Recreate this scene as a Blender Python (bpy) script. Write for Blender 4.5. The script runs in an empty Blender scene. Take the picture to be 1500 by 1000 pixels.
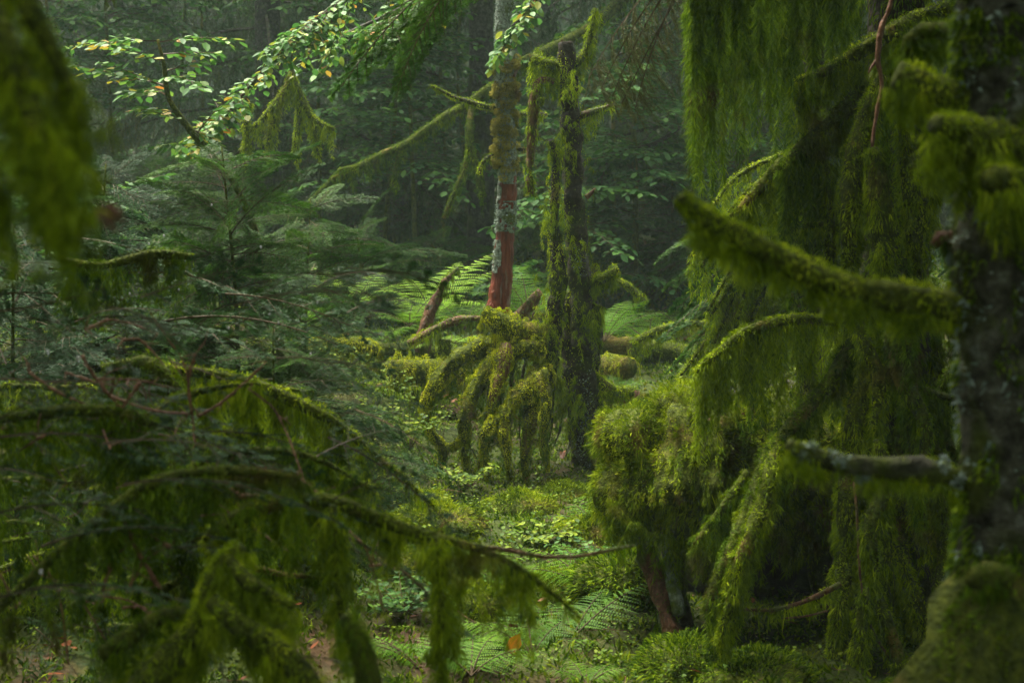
import bpy, math, numpy as np
from mathutils import Vector

# ------------------------------------------------------------------ camera, world, sun, exposure
S = bpy.context.scene
COL = S.collection
F = 60.0
K = 36.0 / F / 1500.0                 # tangent per photo pixel
EYE = 1.55
TH = math.atan(200 * K)               # the horizon sits 200 px above the middle
cd = bpy.data.cameras.new('camera'); cam = bpy.data.objects.new('camera', cd); COL.objects.link(cam)
cam.location = (0, 0, EYE); cam.rotation_euler = (math.pi / 2 - TH, 0, 0)
cd.lens = F; cd.sensor_width = 36; cd.clip_start = 0.05; cd.clip_end = 500
cd.dof.use_dof = True; cd.dof.focus_distance = 7.8; cd.dof.aperture_fstop = 5.0
S.camera = cam
W = bpy.data.worlds.new('World'); S.world = W; W.use_nodes = True
nt = W.node_tree; bg = nt.nodes['Background']
sky = nt.nodes.new('ShaderNodeTexSky'); sky.sky_type = 'NISHITA'; sky.sun_disc = False
SUN_EL, SUN_ROT = math.radians(66), math.radians(-38)
sky.sun_elevation = SUN_EL; sky.sun_rotation = SUN_ROT; sky.dust_density = 4.0; sky.ozone_density = 0.6
hs = nt.nodes.new('ShaderNodeHueSaturation'); hs.inputs['Saturation'].default_value = 0.3     # overcast: almost colourless
nt.links.new(sky.outputs[0], hs.inputs['Color']); nt.links.new(hs.outputs[0], bg.inputs[0]); bg.inputs[1].default_value = 0.055
sd = bpy.data.lights.new('sun', 'SUN'); sun = bpy.data.objects.new('sun', sd); COL.objects.link(sun)
sd.energy = 1.5; sd.angle = math.radians(36); sd.color = (1.0, 0.94, 0.78)
sv = Vector((math.sin(SUN_ROT) * math.cos(SUN_EL), math.cos(SUN_ROT) * math.cos(SUN_EL), math.sin(SUN_EL)))
sun.rotation_euler = sv.to_track_quat('Z', 'Y').to_euler()
S.view_settings.view_transform = 'Standard'; S.view_settings.look = 'None'
S.view_settings.gamma = 1; S.view_settings.use_curve_mapping = False
S.view_settings.exposure = 3.18
S.render.engine = 'CYCLES'
cy = S.cycles
cy.max_bounces = 5; cy.diffuse_bounces = 2; cy.glossy_bounces = 2; cy.transmission_bounces = 3
cy.volume_bounces = 1; cy.transparent_max_bounces = 4
cy.use_denoising = True; cy.caustics_reflective = False; cy.caustics_refractive = False
cy.sample_clamp_indirect = 4.0

rng = np.random.default_rng(11)
DOWN = np.array([0, 0, -1.0]); UP = -DOWN

def P(px, py, Y):
    """the point that stands at depth Y along the line through photo pixel (px, py)"""
    u, v = (px - 750) * K, (500 - py) * K
    d = np.array([u, math.cos(TH) + v * math.sin(TH), -math.sin(TH) + v * math.cos(TH)])
    q = d * (Y / d[1]); q[2] += EYE
    return q
def PX(px, py, Y): return tuple(P(px, py, Y))
def path(Y, *pts):
    """(px, py, depth offset, radius in px) -> x, y, z, r rows"""
    out = []
    for q in pts:
        px, py, dy, r = q
        p = P(px, py, Y + dy); out.append((p[0], p[1], p[2], r * K * (Y + dy)))
    return np.array(out)

# ------------------------------------------------------------------ small numpy toolbox
_nd = np.random.default_rng(3)
_ND = _nd.normal(size=(3, 7, 3)); _NP = _nd.uniform(0, 6.28, (3, 7))
def noise(p, sc=1.0, octs=3):
    p = np.asarray(p, float); o = np.zeros(p.shape[:-1]); a = 1.0
    for k in range(octs):
        q = p / sc * (2 ** k)
        o += a * np.sin(q @ _ND[k].T * 2.2 + _NP[k]).sum(-1) / 3.2; a *= 0.5
    return o
def unit(v): return v / np.maximum(np.linalg.norm(v, axis=-1, keepdims=True), 1e-9)
def rand_unit(n): return unit(rng.normal(size=(n, 3)))

class MB:
    """collects faces and turns them into ONE mesh object"""
    def __init__(s): s.v = []; s.f = []; s.r = []; s.n = 0
    def add(s, v, fs, r, m=0, smooth=False):
        if len(v) == 0: return
        s.v.append(v); s.r.append(np.broadcast_to(r, (len(v),)).astype(np.float32))
        for f in (fs if isinstance(fs, list) else [fs]): s.f.append((f + s.n, m, smooth))
        s.n += len(v)
    def data(s): return np.concatenate(s.v), s.f, np.concatenate(s.r)
    def put(s, tmpl, M, loc, dr=0.0):
        """bake a template, turned by the 3x3 matrix M and moved to loc"""
        v, f, r = tmpl
        s.v.append(v @ M.T + loc); s.r.append(np.clip(r + dr, 0, 1).astype(np.float32))
        for a, m, sm in f: s.f.append((a + s.n, m, sm))
        s.n += len(v)
    def build(s, name, mats, parent=None):
        v, fs, r = s.data()
        if parent is not None: v = v - np.array(OFF[parent.name])
        me = bpy.data.meshes.new(name)
        if not isinstance(mats, (list, tuple)): mats = [mats]
        for m in mats: me.materials.append(m)
        idx = np.concatenate([f.ravel() for f, _, _ in fs]).astype(np.int32)
        tot = np.concatenate([np.full(len(f), f.shape[1]) for f, _, _ in fs]).astype(np.int32)
        mi = np.concatenate([np.full(len(f), m) for f, m, _ in fs]).astype(np.int32)
        sm = np.concatenate([np.full(len(f), q) for f, _, q in fs]).astype(bool)
        me.vertices.add(len(v)); me.vertices.foreach_set('co', v.astype(np.float32).ravel())
        me.loops.add(len(idx)); me.loops.foreach_set('vertex_index', idx)
        me.polygons.add(len(tot))
        me.polygons.foreach_set('loop_start', (np.cumsum(tot) - tot).astype(np.int32))
        me.polygons.foreach_set('material_index', mi)
        me.polygons.foreach_set('use_smooth', sm)
        at = me.attributes.new('rnd', 'FLOAT', 'POINT'); at.data.foreach_set('value', r)
        me.update(calc_edges=True)
        o = bpy.data.objects.new(name, me); COL.objects.link(o)
        if parent is not None: o.parent = parent; OFF[o.name] = OFF[parent.name]
        else: OFF[o.name] = (0, 0, 0)
        return o
OFF = {}
def tag(o, label=None, cat=None, group=None, kind=None):
    if label: o['label'] = label
    if cat: o['category'] = cat
    if group: o['group'] = group
    if kind: o['kind'] = kind
    return o
def thing(name, label, cat, loc=(0, 0, 0), group=None):
    o = bpy.data.objects.new(name, None); COL.objects.link(o); o.location = tuple(loc); o.empty_display_size = 0.1
    OFF[o.name] = tuple(loc)
    return tag(o, label, cat, group)
def copy_tree(o, parent=None):
    c = o.copy(); COL.objects.link(c)
    if parent is not None: c.parent = parent
    for ch in [x for x in COL.objects if x.parent == o]: copy_tree(ch, c)
    return c

def spline(pts, n):
    """Catmull-Rom through rows of any width"""
    pts = np.asarray(pts, float)
    q = np.vstack([2 * pts[0] - pts[1], pts, 2 * pts[-1] - pts[-2]])
    m = len(pts) - 1; t = np.linspace(0, m - 1e-6, n); i = t.astype(int); u = (t - i)[:, None]
    a, b, c, d = q[i], q[i + 1], q[i + 2], q[i + 3]
    return 0.5 * (2 * b + (c - a) * u + (2 * a - 5 * b + 4 * c - d) * u ** 2 + (3 * b - a - 3 * c + d) * u ** 3)
def frames(c):
    t = unit(np.gradient(c, axis=0)); ref = np.where(np.abs(t[:, 2:3]) > 0.8, [[0, 1.0, 0]], [[0, 0, 1.0]])
    ref = np.broadcast_to(np.array([0, 0, 1.0]) if np.abs(t[:, 2]).mean() < 0.75 else np.array([0, 1.0, 0.0]), t.shape)
    a = unit(np.cross(t, ref)); b = np.cross(a, t)
    return t, a, b
def tube(mb, pts, n=None, sides=10, amp=0.12, nsc=0.08, m=0, cap=True, r=0.5):
    pts = np.asarray(pts, float)
    L = np.linalg.norm(np.diff(pts[:, :3], axis=0), axis=1).sum()
    n = n or int(np.clip(L / 0.05, 6, 160))
    c = spline(pts, n); R = np.maximum(c[:, 3], 0.0008); c = c[:, :3]; t, a, b = frames(c)
    an = np.linspace(0, 2 * np.pi, sides, endpoint=False)
    dirs = a[:, None] * np.cos(an)[None, :, None] + b[:, None] * np.sin(an)[None, :, None]
    base = c[:, None] + dirs * R[:, None, None]
    rr = R[:, None] * (1 + amp * noise(base, nsc))
    v = (c[:, None] + dirs * rr[..., None]).reshape(-1, 3)
    i = np.arange(n - 1)[:, None] * sides; j = np.arange(sides)[None]; k = (j + 1) % sides
    f = np.stack([i + j, i + k, i + sides + k, i + sides + j], -1).reshape(-1, 4)
    fs = [f]
    if cap: fs.append(np.arange(sides)[None, ::-1]); fs.append((np.arange(sides) + (n - 1) * sides)[None])
    mb.add(v, fs, r if np.isscalar(r) else 0.5, m, True)
def blades(mb, root, d, L, Wd, droop=0.3, seg=2, m=0, r=None, side=None, prof=None):
    """thin tapering blades, all at once"""
    N = len(root)
    if N == 0: return
    d = unit(d); L = np.broadcast_to(L, (N,))[:, None]; Wd = np.broadcast_to(Wd, (N,))[:, None]
    if side is None: side = unit(np.cross(d, rand_unit(N)))
    rows = []
    for k in range(seg):
        t = k / seg; p = root + d * L * t + DOWN * (droop * t * t) * L
        w = Wd * 0.5 * ((0.55, 1.0, 0.8, 0.6)[min(k, 3)] if prof is None else prof[k])
        rows += [p - side * w, p + side * w]
    rows.append(root + d * L + DOWN * droop * L)
    v = np.stack(rows, 1).reshape(-1, 3); kk = 2 * seg + 1
    b = (np.arange(N) * kk)[:, None]; fs = []
    for k in range(seg - 1): fs.append(b + np.array([[2 * k, 2 * k + 1, 2 * k + 3, 2 * k + 2]]))
    fs.append(b + np.array([[2 * seg - 2, 2 * seg - 1, 2 * seg]]))
    if r is None: r = rng.random(N)
    mb.add(v, fs, np.repeat(r, kk), m)
def bez(p0, p1, p2, t): return p0 * (1 - t) ** 2 + 2 * p1 * t * (1 - t) + p2 * t * t
def beztan(p0, p1, p2, t): return unit(2 * (p1 - p0) * (1 - t) + 2 * (p2 - p1) * t)
def bez_ribbon(mb, p0, p1, p2, w, m=0, seg=4, r=None):
    """K curved three-sided twigs"""
    Kn = len(p0); ts = np.linspace(0, 1, seg + 1)
    tn = unit(p2 - p0); a = unit(np.cross(tn, rand_unit(Kn))); b = np.cross(tn, a)
    rows = []
    for t in ts:
        c = bez(p0, p1, p2, t); ww = (w * (1 - 0.75 * t))
        ww = np.broadcast_to(ww, (Kn,))[:, None] * 0.5
        for q in (0, 2.094, 4.189): rows.append(c + (a * math.cos(q) + b * math.sin(q)) * ww)
    v = np.stack(rows, 1).reshape(-1, 3); kk = 3 * (seg + 1); bb = (np.arange(Kn) * kk)[:, None]; fs = []
    for k in range(seg):
        for j in range(3):
            j2 = (j + 1) % 3
            fs.append(bb + np.array([[3 * k + j, 3 * k + j2, 3 * k + 3 + j2, 3 * k + 3 + j]]))
    if r is None: r = rng.random(Kn)
    mb.add(v, fs, np.repeat(r, kk), m)
def twig_needles(mb, p0, p1, p2, per, L, Wd, mode='round', normal=None, fwd=0.6, droop=0.1, m=0, seg=1):
    """needles (or moss fibres) all along K curved twigs"""
    Kn = len(p0); t = (np.tile(np.linspace(0.04, 1, per), Kn) + rng.normal(0, 0.01, Kn * per)).clip(0, 1)[:, None]
    rep = lambda q: np.repeat(q, per, axis=0)
    a, b, c = rep(p0), rep(p1), rep(p2)
    root = bez(a, b, c, t); tan = beztan(a, b, c, t)
    if mode == 'flat':
        nn = rep(normal); s = unit(np.cross(tan, nn)) * np.where(np.arange(Kn * per) % 2, 1, -1)[:, None]
        out = s + nn * rng.uniform(-.1, 0.5, (Kn * per, 1)); side = unit(np.cross(s, nn) + rng.normal(0, .5, (Kn * per, 3)))
    else:
        out = unit(np.cross(tan, rand_unit(Kn * per))); side = None
    blades(mb, root, tan * fwd + out, L * rng.uniform(0.7, 1.1, Kn * per) * (1 - 0.5 * t[:, 0] ** 6), Wd, droop, seg, m,
           np.clip(np.repeat(rng.random(Kn), per) * 0.6 + rng.random(Kn * per) * 0.4, 0, 1), side, prof=(1, 0.7))

def fuzz(mb, pts, dens, fl, hl, w, spread=1.0, m=0, top=1.0, rr=1.0, jag=0.35, hangmul=1.0):
    """moss pelt round a path: short upright shoots on top, long hanging fibres on the flanks and below"""
    pts = np.asarray(pts, float)
    c = spline(pts, 200); seg = np.linalg.norm(np.diff(c[:, :3], axis=0), axis=1); L = seg.sum()
    area = 2 * np.pi * c[:, 3].mean() * L + L * 0.03
    N = max(20, int(dens * area * 1.7)); w = w * .68
    i = rng.integers(0, 199, N); u = rng.random((N, 1))
    q = c[i] * (1 - u) + c[i + 1] * u
    t, a, b = frames(c[:, :3]); an = rng.uniform(0, 2 * np.pi, N)[:, None]
    nrm = a[i] * np.cos(an) + b[i] * np.sin(an)
    lump = 1 + jag * noise(q[:, :3] + nrm * 0.05, 0.06, 2)
    root = q[:, :3] + nrm * (q[:, 3:4] * rr * np.clip(lump, .9, 1.6)[:, None] * 1.0 + .002)
    up = nrm[:, 2]; hang = np.clip(0.55 - up, 0, 1.3)
    cl = np.clip(0.5 + 0.8 * noise(q[:, :3], 0.05, 2), 0.1, 1.4)
    ln = np.where(hang > 0.35, hl * hang * cl * hangmul * .8, fl) * rng.uniform(0.5, 1.2, N)
    ln = np.maximum(ln, fl * 0.6)
    d = nrm * (0.9 - 0.5 * np.clip(hang, 0, 1))[:, None] + DOWN * (hang * 1.6)[:, None] + rand_unit(N) * 0.4 * spread + t[i] * rng.normal(0, .3, (N, 1))
    d = np.where(up[:, None] > .15, nrm * .5 + rand_unit(N) * .85 + UP * .15, d)      # shoots on top lie every way
    d = d + 0.35 * np.stack([noise(root, .035, 1), noise(root + 7, .035, 1), noise(root + 13, .035, 1)], 1)
    blades(mb, root, d, ln, w * rng.uniform(0.5, 1.5, N), 0.25, 2, m, np.clip(rng.random(N) * 0.45 + 0.28 + 0.22 * noise(root, 0.12) + .2 * noise(root, .03, 2), 0, 1))
def drapes(mb, roots, L, wd, per, w, m=0, lean=None):
    """pointed curtains of hanging moss"""
    Kn = len(roots); per = int(per * 1.7); w = w * .62; N = Kn * per
    rep = lambda q: np.repeat(np.broadcast_to(q, (Kn,)), per)
    Ls, ws = rep(L), rep(wd); s = rng.random(N) ** 1.1
    rad = ws * (1 - s) ** 0.6 * np.sqrt(rng.random(N)); an = rng.uniform(0, 6.283, N)
    # the axis of each drape wanders a little
    ph = np.repeat(rng.uniform(0, 6.28, Kn), per); am = np.repeat(rng.normal(0, 0.012, Kn), per)
    off = np.stack([np.cos(an) * rad + am * np.sin(s * 5 + ph), np.sin(an) * rad * 0.7, -Ls * s], 1)
    if lean is not None: off += np.repeat(np.broadcast_to(lean, (Kn, 3)), per, axis=0) * (Ls * s)[:, None]
    d = np.stack([np.cos(an) * 0.5, np.sin(an) * 0.5, -np.ones(N)], 1) + rng.normal(0, 0.38, (N, 3))
    ln = rng.uniform(0.009, 0.030, N) * (1 + Ls)
    rb = np.repeat(rng.random(Kn), per)
    blades(mb, np.repeat(roots, per, axis=0) + off, d, ln, w * rng.uniform(0.6, 1.5, N), 0.1, 2, m, np.clip(0.4 * rb + 0.45 * rng.random(N) + .15 * (1 - s), 0, 1))
def curtain(mb, pts, Lm, gap, wd, per, w, m=0, vary=0.6, start=0.0, end=1.0, lean=None):
    c = spline(pts, 120); L = np.linalg.norm(np.diff(c[:, :3], axis=0), axis=1).sum()
    n = max(2, int(L * (end - start) / gap)); i = (rng.uniform(start, end, n) * 119).astype(int)
    roots = c[i, :3] + DOWN * (c[i, 3:4] * 0.6) + rng.normal(0, 1, (n, 3)) * np.stack([np.full(n, .01), c[i, 3] * 0.5, c[i, 3] * .2], 1)
    drapes(mb, roots, Lm * rng.uniform(1 - vary, 1 + vary * 0.6, n) , wd * rng.uniform(0.6, 1.4, n), per, w, m, lean)

LV = np.array([[0, 0, 0], [.26, .27, .02], [.62, .28, .015], [1, 0, -.05], [.62, -.28, .015], [.26, -.27, .02], [.5, 0, -.035]])
def leaves(mb, root, d, nrm, L, wid=1.0, m=0, r=None):
    N = len(root)
    if N == 0: return
    d = unit(d); s = unit(np.cross(nrm, d)); n = np.cross(d, s)
    L = np.broadcast_to(L, (N,))[:, None, None]
    v = root[:, None] + L * (d[:, None] * LV[None, :, 0:1] + s[:, None] * LV[None, :, 1:2] * wid + n[:, None] * LV[None, :, 2:3])
    b = (np.arange(N) * 7)[:, None]
    if r is None: r = rng.random(N)
    mb.add(v.reshape(-1, 3), [b + np.array([[0, 6, 3, 2, 1]]), b + np.array([[0, 5, 4, 3, 6]])], np.repeat(r, 7), m)

def yaw(a):
    c, s = math.cos(a), math.sin(a); return np.array([[c, -s, 0], [s, c, 0], [0, 0, 1.0]])
def pitch(a):     # tips the x axis downwards for positive a
    c, s = math.cos(a), math.sin(a); return np.array([[c, 0, s], [0, 1, 0], [-s, 0, c.real if 0 else c]])
def roll(a):
    c, s = math.cos(a), math.sin(a); return np.array([[1, 0, 0], [0, c, -s], [0, s, c]])

def blob(mb, c0, rad, nu=48, nv=32, amp=.18, sc=.16, m=0, zcut=None):
    u = np.linspace(0, 2 * np.pi, nu, endpoint=False); v = np.linspace(0, np.pi, nv); Uu, Vv = np.meshgrid(u, v)
    d = np.stack([np.cos(Uu) * np.sin(Vv), np.sin(Uu) * np.sin(Vv), np.cos(Vv)], -1); p = c0 + d * rad
    p = c0 + d * rad * (1 + amp * noise(p, sc, 3))[..., None]
    i = np.arange(nv - 1)[:, None] * nu; j = np.arange(nu)[None]; k = (j + 1) % nu
    mb.add(p.reshape(-1, 3), np.stack([i + j, i + nu + j, i + nu + k, i + k], -1).reshape(-1, 4), .5, m, True)
    return p, d

# ------------------------------------------------------------------ terrain
GY = [-20, 0, 4, 5.4, 7, 9, 10.5, 12, 15, 20, 30, 45, 60, 90, 200]
GZ = [0.1, 0.0, 0.0, 0.02, 0.05, 0.13, 0.33, 0.55, 0.76, 0.95, 1.15, 2.6, 6.0, 15, 30]
def ground(x, y, fine=True):
    x = np.asarray(x, float); y = np.asarray(y, float)
    z = np.interp(y, GY, GZ)
    g = lambda cx, cy_, sx, sy, a: a * np.exp(-((x - cx) / sx) ** 2 - ((y - cy_) / sy) ** 2)
    z = z + g(-1.05, 9.5, 0.6, 0.7, 0.34) + g(-3.2, 9, 1.6, 2.5, 0.5) + g(0.1, 7.3, 0.5, 0.5, 0.10) + g(-0.75, 6.3, .5, .6, 0.12)
    z = z + g(2.9, 12, 1.5, 2.0, 0.45) + g(2.2, 16, 2.5, 2.5, 0.5) + g(-4, 16, 3, 3, 0.6)
    p = np.stack([x, y, np.zeros_like(x)], -1)
    z = z + 0.035 * noise(p, 0.9, 2) + np.clip(y - 12, 0, 30) * 0.008 * noise(p, 4.0, 2)
    if fine: z = z + 0.026 * noise(p, 0.22, 2)
    return z

# ------------------------------------------------------------------ materials
def mat(name, cols, rough=0.7, transl=0.0, patch=None, pscale=3.0, pamt=(0.52, 0.66), bump=0.0, bscale=60, spec=0.16, detail=None, grain=None):
    """cols: ramp over the per-piece random value; patch: second ramp mixed in by large noise"""
    m = bpy.data.materials.new(name); m.use_nodes = True; t = m.node_tree; N = t.nodes; Lk = t.links
    p = N['Principled BSDF']; p.inputs['Roughness'].default_value = rough
    p.inputs['Specular IOR Level'].default_value = spec
    def ramp(cs):
        r = N.new('ShaderNodeValToRGB'); e = r.color_ramp.elements
        while len(e) < len(cs): e.new(0.5)
        for k, c in enumerate(cs): e[k].position = k / max(1, len(cs) - 1); e[k].color = (*c, 1)
        return r
    at = N.new('ShaderNodeAttribute'); at.attribute_name = 'rnd'
    tc = N.new('ShaderNodeTexCoord')
    fac = at.outputs['Fac']
    if grain:
        mp = N.new('ShaderNodeMapping'); mp.inputs['Scale'].default_value = (1, 1, grain); Lk.new(tc.outputs['Object'], mp.inputs['Vector'])
    obj_v = mp.outputs['Vector'] if grain else tc.outputs['Object']
    if detail:
        n0 = N.new('ShaderNodeTexNoise'); n0.inputs['Scale'].default_value = detail; n0.inputs['Detail'].default_value = 6
        n0.inputs['Roughness'].default_value = 0.7
        Lk.new(obj_v, n0.inputs['Vector'])
        mr = N.new('ShaderNodeMapRange'); mr.inputs[1].default_value = 0.32; mr.inputs[2].default_value = 0.68
        Lk.new(n0.outputs['Fac'], mr.inputs[0]); fac = mr.outputs[0]
    r1 = ramp(cols); Lk.new(fac, r1.inputs[0]); out = r1.outputs[0]
    if patch:
        r2 = ramp(patch); Lk.new(fac, r2.inputs[0])
        n = N.new('ShaderNodeTexNoise'); n.inputs['Scale'].default_value = pscale; n.inputs['Detail'].default_value = 4
        Lk.new(obj_v, n.inputs['Vector'])
        mr = N.new('ShaderNodeMapRange'); mr.inputs[1].default_value = pamt[0]; mr.inputs[2].default_value = pamt[1]
        Lk.new(n.outputs['Fac'], mr.inputs[0])
        mx = N.new('ShaderNodeMix'); mx.data_type = 'RGBA'
        Lk.new(mr.outputs[0], mx.inputs[0]); Lk.new(out, mx.inputs[6]); Lk.new(r2.outputs[0], mx.inputs[7]); out = mx.outputs[2]
    Lk.new(out, p.inputs['Base Color'])
    if bump:
        nb = N.new('ShaderNodeTexNoise'); nb.inputs['Scale'].default_value = bscale; nb.inputs['Detail'].default_value = 5
        Lk.new(obj_v, nb.inputs['Vector'])
        bp = N.new('ShaderNodeBump'); bp.inputs['Strength'].default_value = bump; bp.inputs['Distance'].default_value = 0.02
        Lk.new(nb.outputs['Fac'], bp.inputs['Height']); Lk.new(bp.outputs[0], p.inputs['Normal'])
    if transl:
        tr = N.new('ShaderNodeBsdfTranslucent'); Lk.new(out, tr.inputs[0])
        ms = N.new('ShaderNodeMixShader'); ms.inputs[0].default_value = transl
        o = N['Material Output']; Lk.new(p.outputs[0], ms.inputs[1]); Lk.new(tr.outputs[0], ms.inputs[2]); Lk.new(ms.outputs[0], o.inputs[0])
    return m
M = {}
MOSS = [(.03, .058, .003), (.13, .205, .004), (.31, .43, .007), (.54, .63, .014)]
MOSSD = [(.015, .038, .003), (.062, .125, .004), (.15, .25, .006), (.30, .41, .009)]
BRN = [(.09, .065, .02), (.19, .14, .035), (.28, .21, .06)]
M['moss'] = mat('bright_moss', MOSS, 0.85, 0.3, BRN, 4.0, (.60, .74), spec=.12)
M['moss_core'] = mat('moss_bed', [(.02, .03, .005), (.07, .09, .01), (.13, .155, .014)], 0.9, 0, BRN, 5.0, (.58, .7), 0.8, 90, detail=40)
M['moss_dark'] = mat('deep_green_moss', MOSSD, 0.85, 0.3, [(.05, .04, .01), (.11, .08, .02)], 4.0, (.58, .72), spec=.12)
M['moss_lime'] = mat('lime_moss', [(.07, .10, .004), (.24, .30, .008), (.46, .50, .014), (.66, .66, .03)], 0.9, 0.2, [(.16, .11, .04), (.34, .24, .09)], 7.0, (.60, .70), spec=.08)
M['moss_cap'] = mat('shaggy_moss', [(.02, .045, .003), (.09, .15, .005), (.20, .28, .008), (.38, .45, .014)], 0.9, 0.28, [(.09, .07, .015), (.20, .15, .04)], 6.0, (.58, .70), spec=.08)
M['moss_gold'] = mat('golden_moss', [(.08, .07, .012), (.22, .20, .03), (.38, .34, .06), (.50, .46, .11)], 0.85, 0.25, [(.10, .07, .02), (.24, .16, .05)], 9, (.55, .65), spec=.1)
M['wood_dark'] = mat('wet_dark_wood', [(.012, .009, .006), (.035, .026, .017), (.07, .055, .035)], 0.6, 0, [(.02, .03, .006), (.06, .07, .012)], 6, (.5, .6), 0.7, 50, detail=25)
M['wood_brown'] = mat('brown_wood', [(.05, .022, .012), (.13, .06, .03), (.24, .13, .07)], 0.5, 0, [(.05, .07, .015), (.12, .13, .03)], 9, (.52, .62), 1.0, 70, detail=40, grain=.5)
M['wood_red'] = mat('red_inner_wood', [(.06, .018, .009), (.20, .045, .022), (.30, .085, .045)], 0.4, 0, [(.30, .22, .18), (.4, .32, .28)], 14, (.60, .68), 1.0, 90, detail=45, grain=.16)
M['bark_grey'] = mat('grey_bark', [(.018, .016, .012), (.05, .048, .036), (.12, .12, .09)], 0.8, 0, [(.05, .07, .02), (.10, .12, .03)], 5, (.5, .62), 0.8, 40, detail=30)
M['lichen'] = mat('lichen_bark', [(.05, .05, .038), (.15, .17, .13), (.30, .35, .28), (.42, .48, .40)], 0.85, 0, [(.06, .09, .02), (.14, .17, .04)], 9, (.55, .64), 0.8, 60, detail=55)
M['lichen_tuft'] = mat('lichen_tufts', [(.12, .16, .12), (.24, .31, .25), (.36, .44, .36)], 0.85, 0.2)
M['twig'] = mat('twig_bark', [(.05, .035, .018), (.10, .07, .035)], 0.7)
M['twig_pink'] = mat('bare_twig_bark', [(.10, .05, .025), (.20, .10, .055), (.34, .18, .11)], 0.6, detail=60, bump=.5)
M['needle'] = mat('fir_needles', [(.010, .038, .005), (.025, .075, .009), (.048, .12, .013), (.09, .19, .018)], 0.55, 0.3, spec=0.15)
M['needle_far'] = mat('spruce_needles', [(.015, .040, .010), (.03, .075, .016), (.055, .115, .025)], 0.5, 0.2, [(.07, .08, .015), (.11, .12, .02)], 1.2, (.5, .68))
M['needle_blue'] = mat('blue_green_needles', [(.010, .036, .010), (.022, .068, .019), (.042, .11, .03)], 0.55, 0.25, spec=0.15)
M['beech'] = mat('beech_leaves', [(.03, .10, .018), (.06, .17, .03), (.10, .24, .04), (.18, .30, .04), (.34, .30, .03), (.45, .13, .02)], 0.5, 0.35, spec=0.25)
M['beech_green'] = mat('beech_green_leaves', [(.02, .08, .014), (.045, .13, .022), (.08, .19, .028), (.13, .25, .03)], 0.55, 0.35, spec=0.15)
M['fern'] = mat('fern_fronds', [(.045, .14, .006), (.10, .235, .008), (.18, .33, .012)], 0.55, 0.4)
M['fern_lime'] = mat('lime_fern_fronds', [(.16, .32, .02), (.26, .46, .03), (.36, .55, .05)], 0.55, 0.4)
M['litter'] = mat('fallen_leaves', [(.035, .014, .006), (.09, .028, .010), (.16, .045, .014), (.20, .09, .035)], 0.6, 0.1, spec=0.12)
M['orange'] = mat('orange_leaf', [(.55, .16, .015), (.65, .28, .02)], 0.4, 0.3)
M['bilberry'] = mat('bilberry_leaves', [(.03, .075, .006), (.08, .15, .010), (.15, .24, .014), (.30, .36, .022)], 0.6, 0.3, spec=.15)
M['ground'] = mat('forest_floor', [(.015, .022, .004), (.035, .05, .007), (.06, .08, .010)], 0.9, 0, [(.03, .02, .008), (.06, .035, .015)], 1.2, (.5, .62), 0.9, 30, detail=8)
M['ground_moss'] = mat('carpet_moss', [(.015, .04, .002), (.05, .105, .004), (.11, .19, .006), (.22, .29, .010)], 0.85, 0.3, [(.12, .12, .012), (.20, .18, .02)], 2.0, (.55, .7), spec=.1)
M['near_bark'] = mat('old_spruce_bark', [(.012, .012, .008), (.04, .04, .025), (.09, .09, .06), (.2, .22, .18)], 0.85, 0, [(.04, .055, .01), (.10, .12, .02)], 7, (.48, .6), 0.8, 60, detail=22)

# ------------------------------------------------------------------ the setting
def grid_axis(a, b, fine_a, fine_b, fs, cs):
    x = [fine_a]
    while x[0] > a: x.insert(0, x[0] - max(fs, cs * min(1, (fine_a - x[0] + 1) / 12)))
    y = list(np.arange(fine_a + fs, fine_b, fs)); z = [fine_b]
    while z[-1] < b: z.append(z[-1] + max(fs, cs * min(1, (z[-1] - fine_b + 1) / 12)))
    return np.array(x + y + z)
gx = grid_axis(-80, 80, -4.5, 4.5, 0.06, 4.0); gy = grid_axis(-15, 120, 4.5, 14, 0.06, 4.0)
X, Y = np.meshgrid(gx, gy); Z = ground(X, Y)
gm = MB(); nx, ny = len(gx), len(gy)
ii = (np.arange(ny - 1)[:, None] * nx + np.arange(nx - 1)[None]).ravel()
gm.add(np.stack([X.ravel(), Y.ravel(), Z.ravel()], 1), np.stack([ii, ii + 1, ii + nx + 1, ii + nx], 1), 0.5, 0, True)
tag(gm.build('ground', M['ground']), kind='structure')

def wedge(n, y0, y1, k=0.34):
    """random spots inside the visible wedge"""
    y = np.sqrt(rng.uniform(y0 ** 2, y1 ** 2, n)); x = rng.uniform(-1, 1, n) * (k * y + 0.2); return x, y
# moss carpet
mb = MB()
x, y = wedge(260000, 4.8, 15); keep = (noise(np.stack([x, y, 0 * x], 1), 0.5, 3) > -1.1); x, y = x[keep], y[keep]
r0 = np.stack([x, y, ground(x, y) - 0.004], 1); n_ = len(x)
blades(mb, r0, rand_unit(n_) * 0.8 + UP, rng.uniform(.02, .05, n_) * (1 + 0.4 * noise(r0, .2, 1)), 0.006 + 0.0004 * y, 0.25, 2)
tag(mb.build('carpet_moss', M['ground_moss']), 'green carpet of moss shoots covering the forest floor between the logs', 'moss', kind='stuff')
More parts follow.
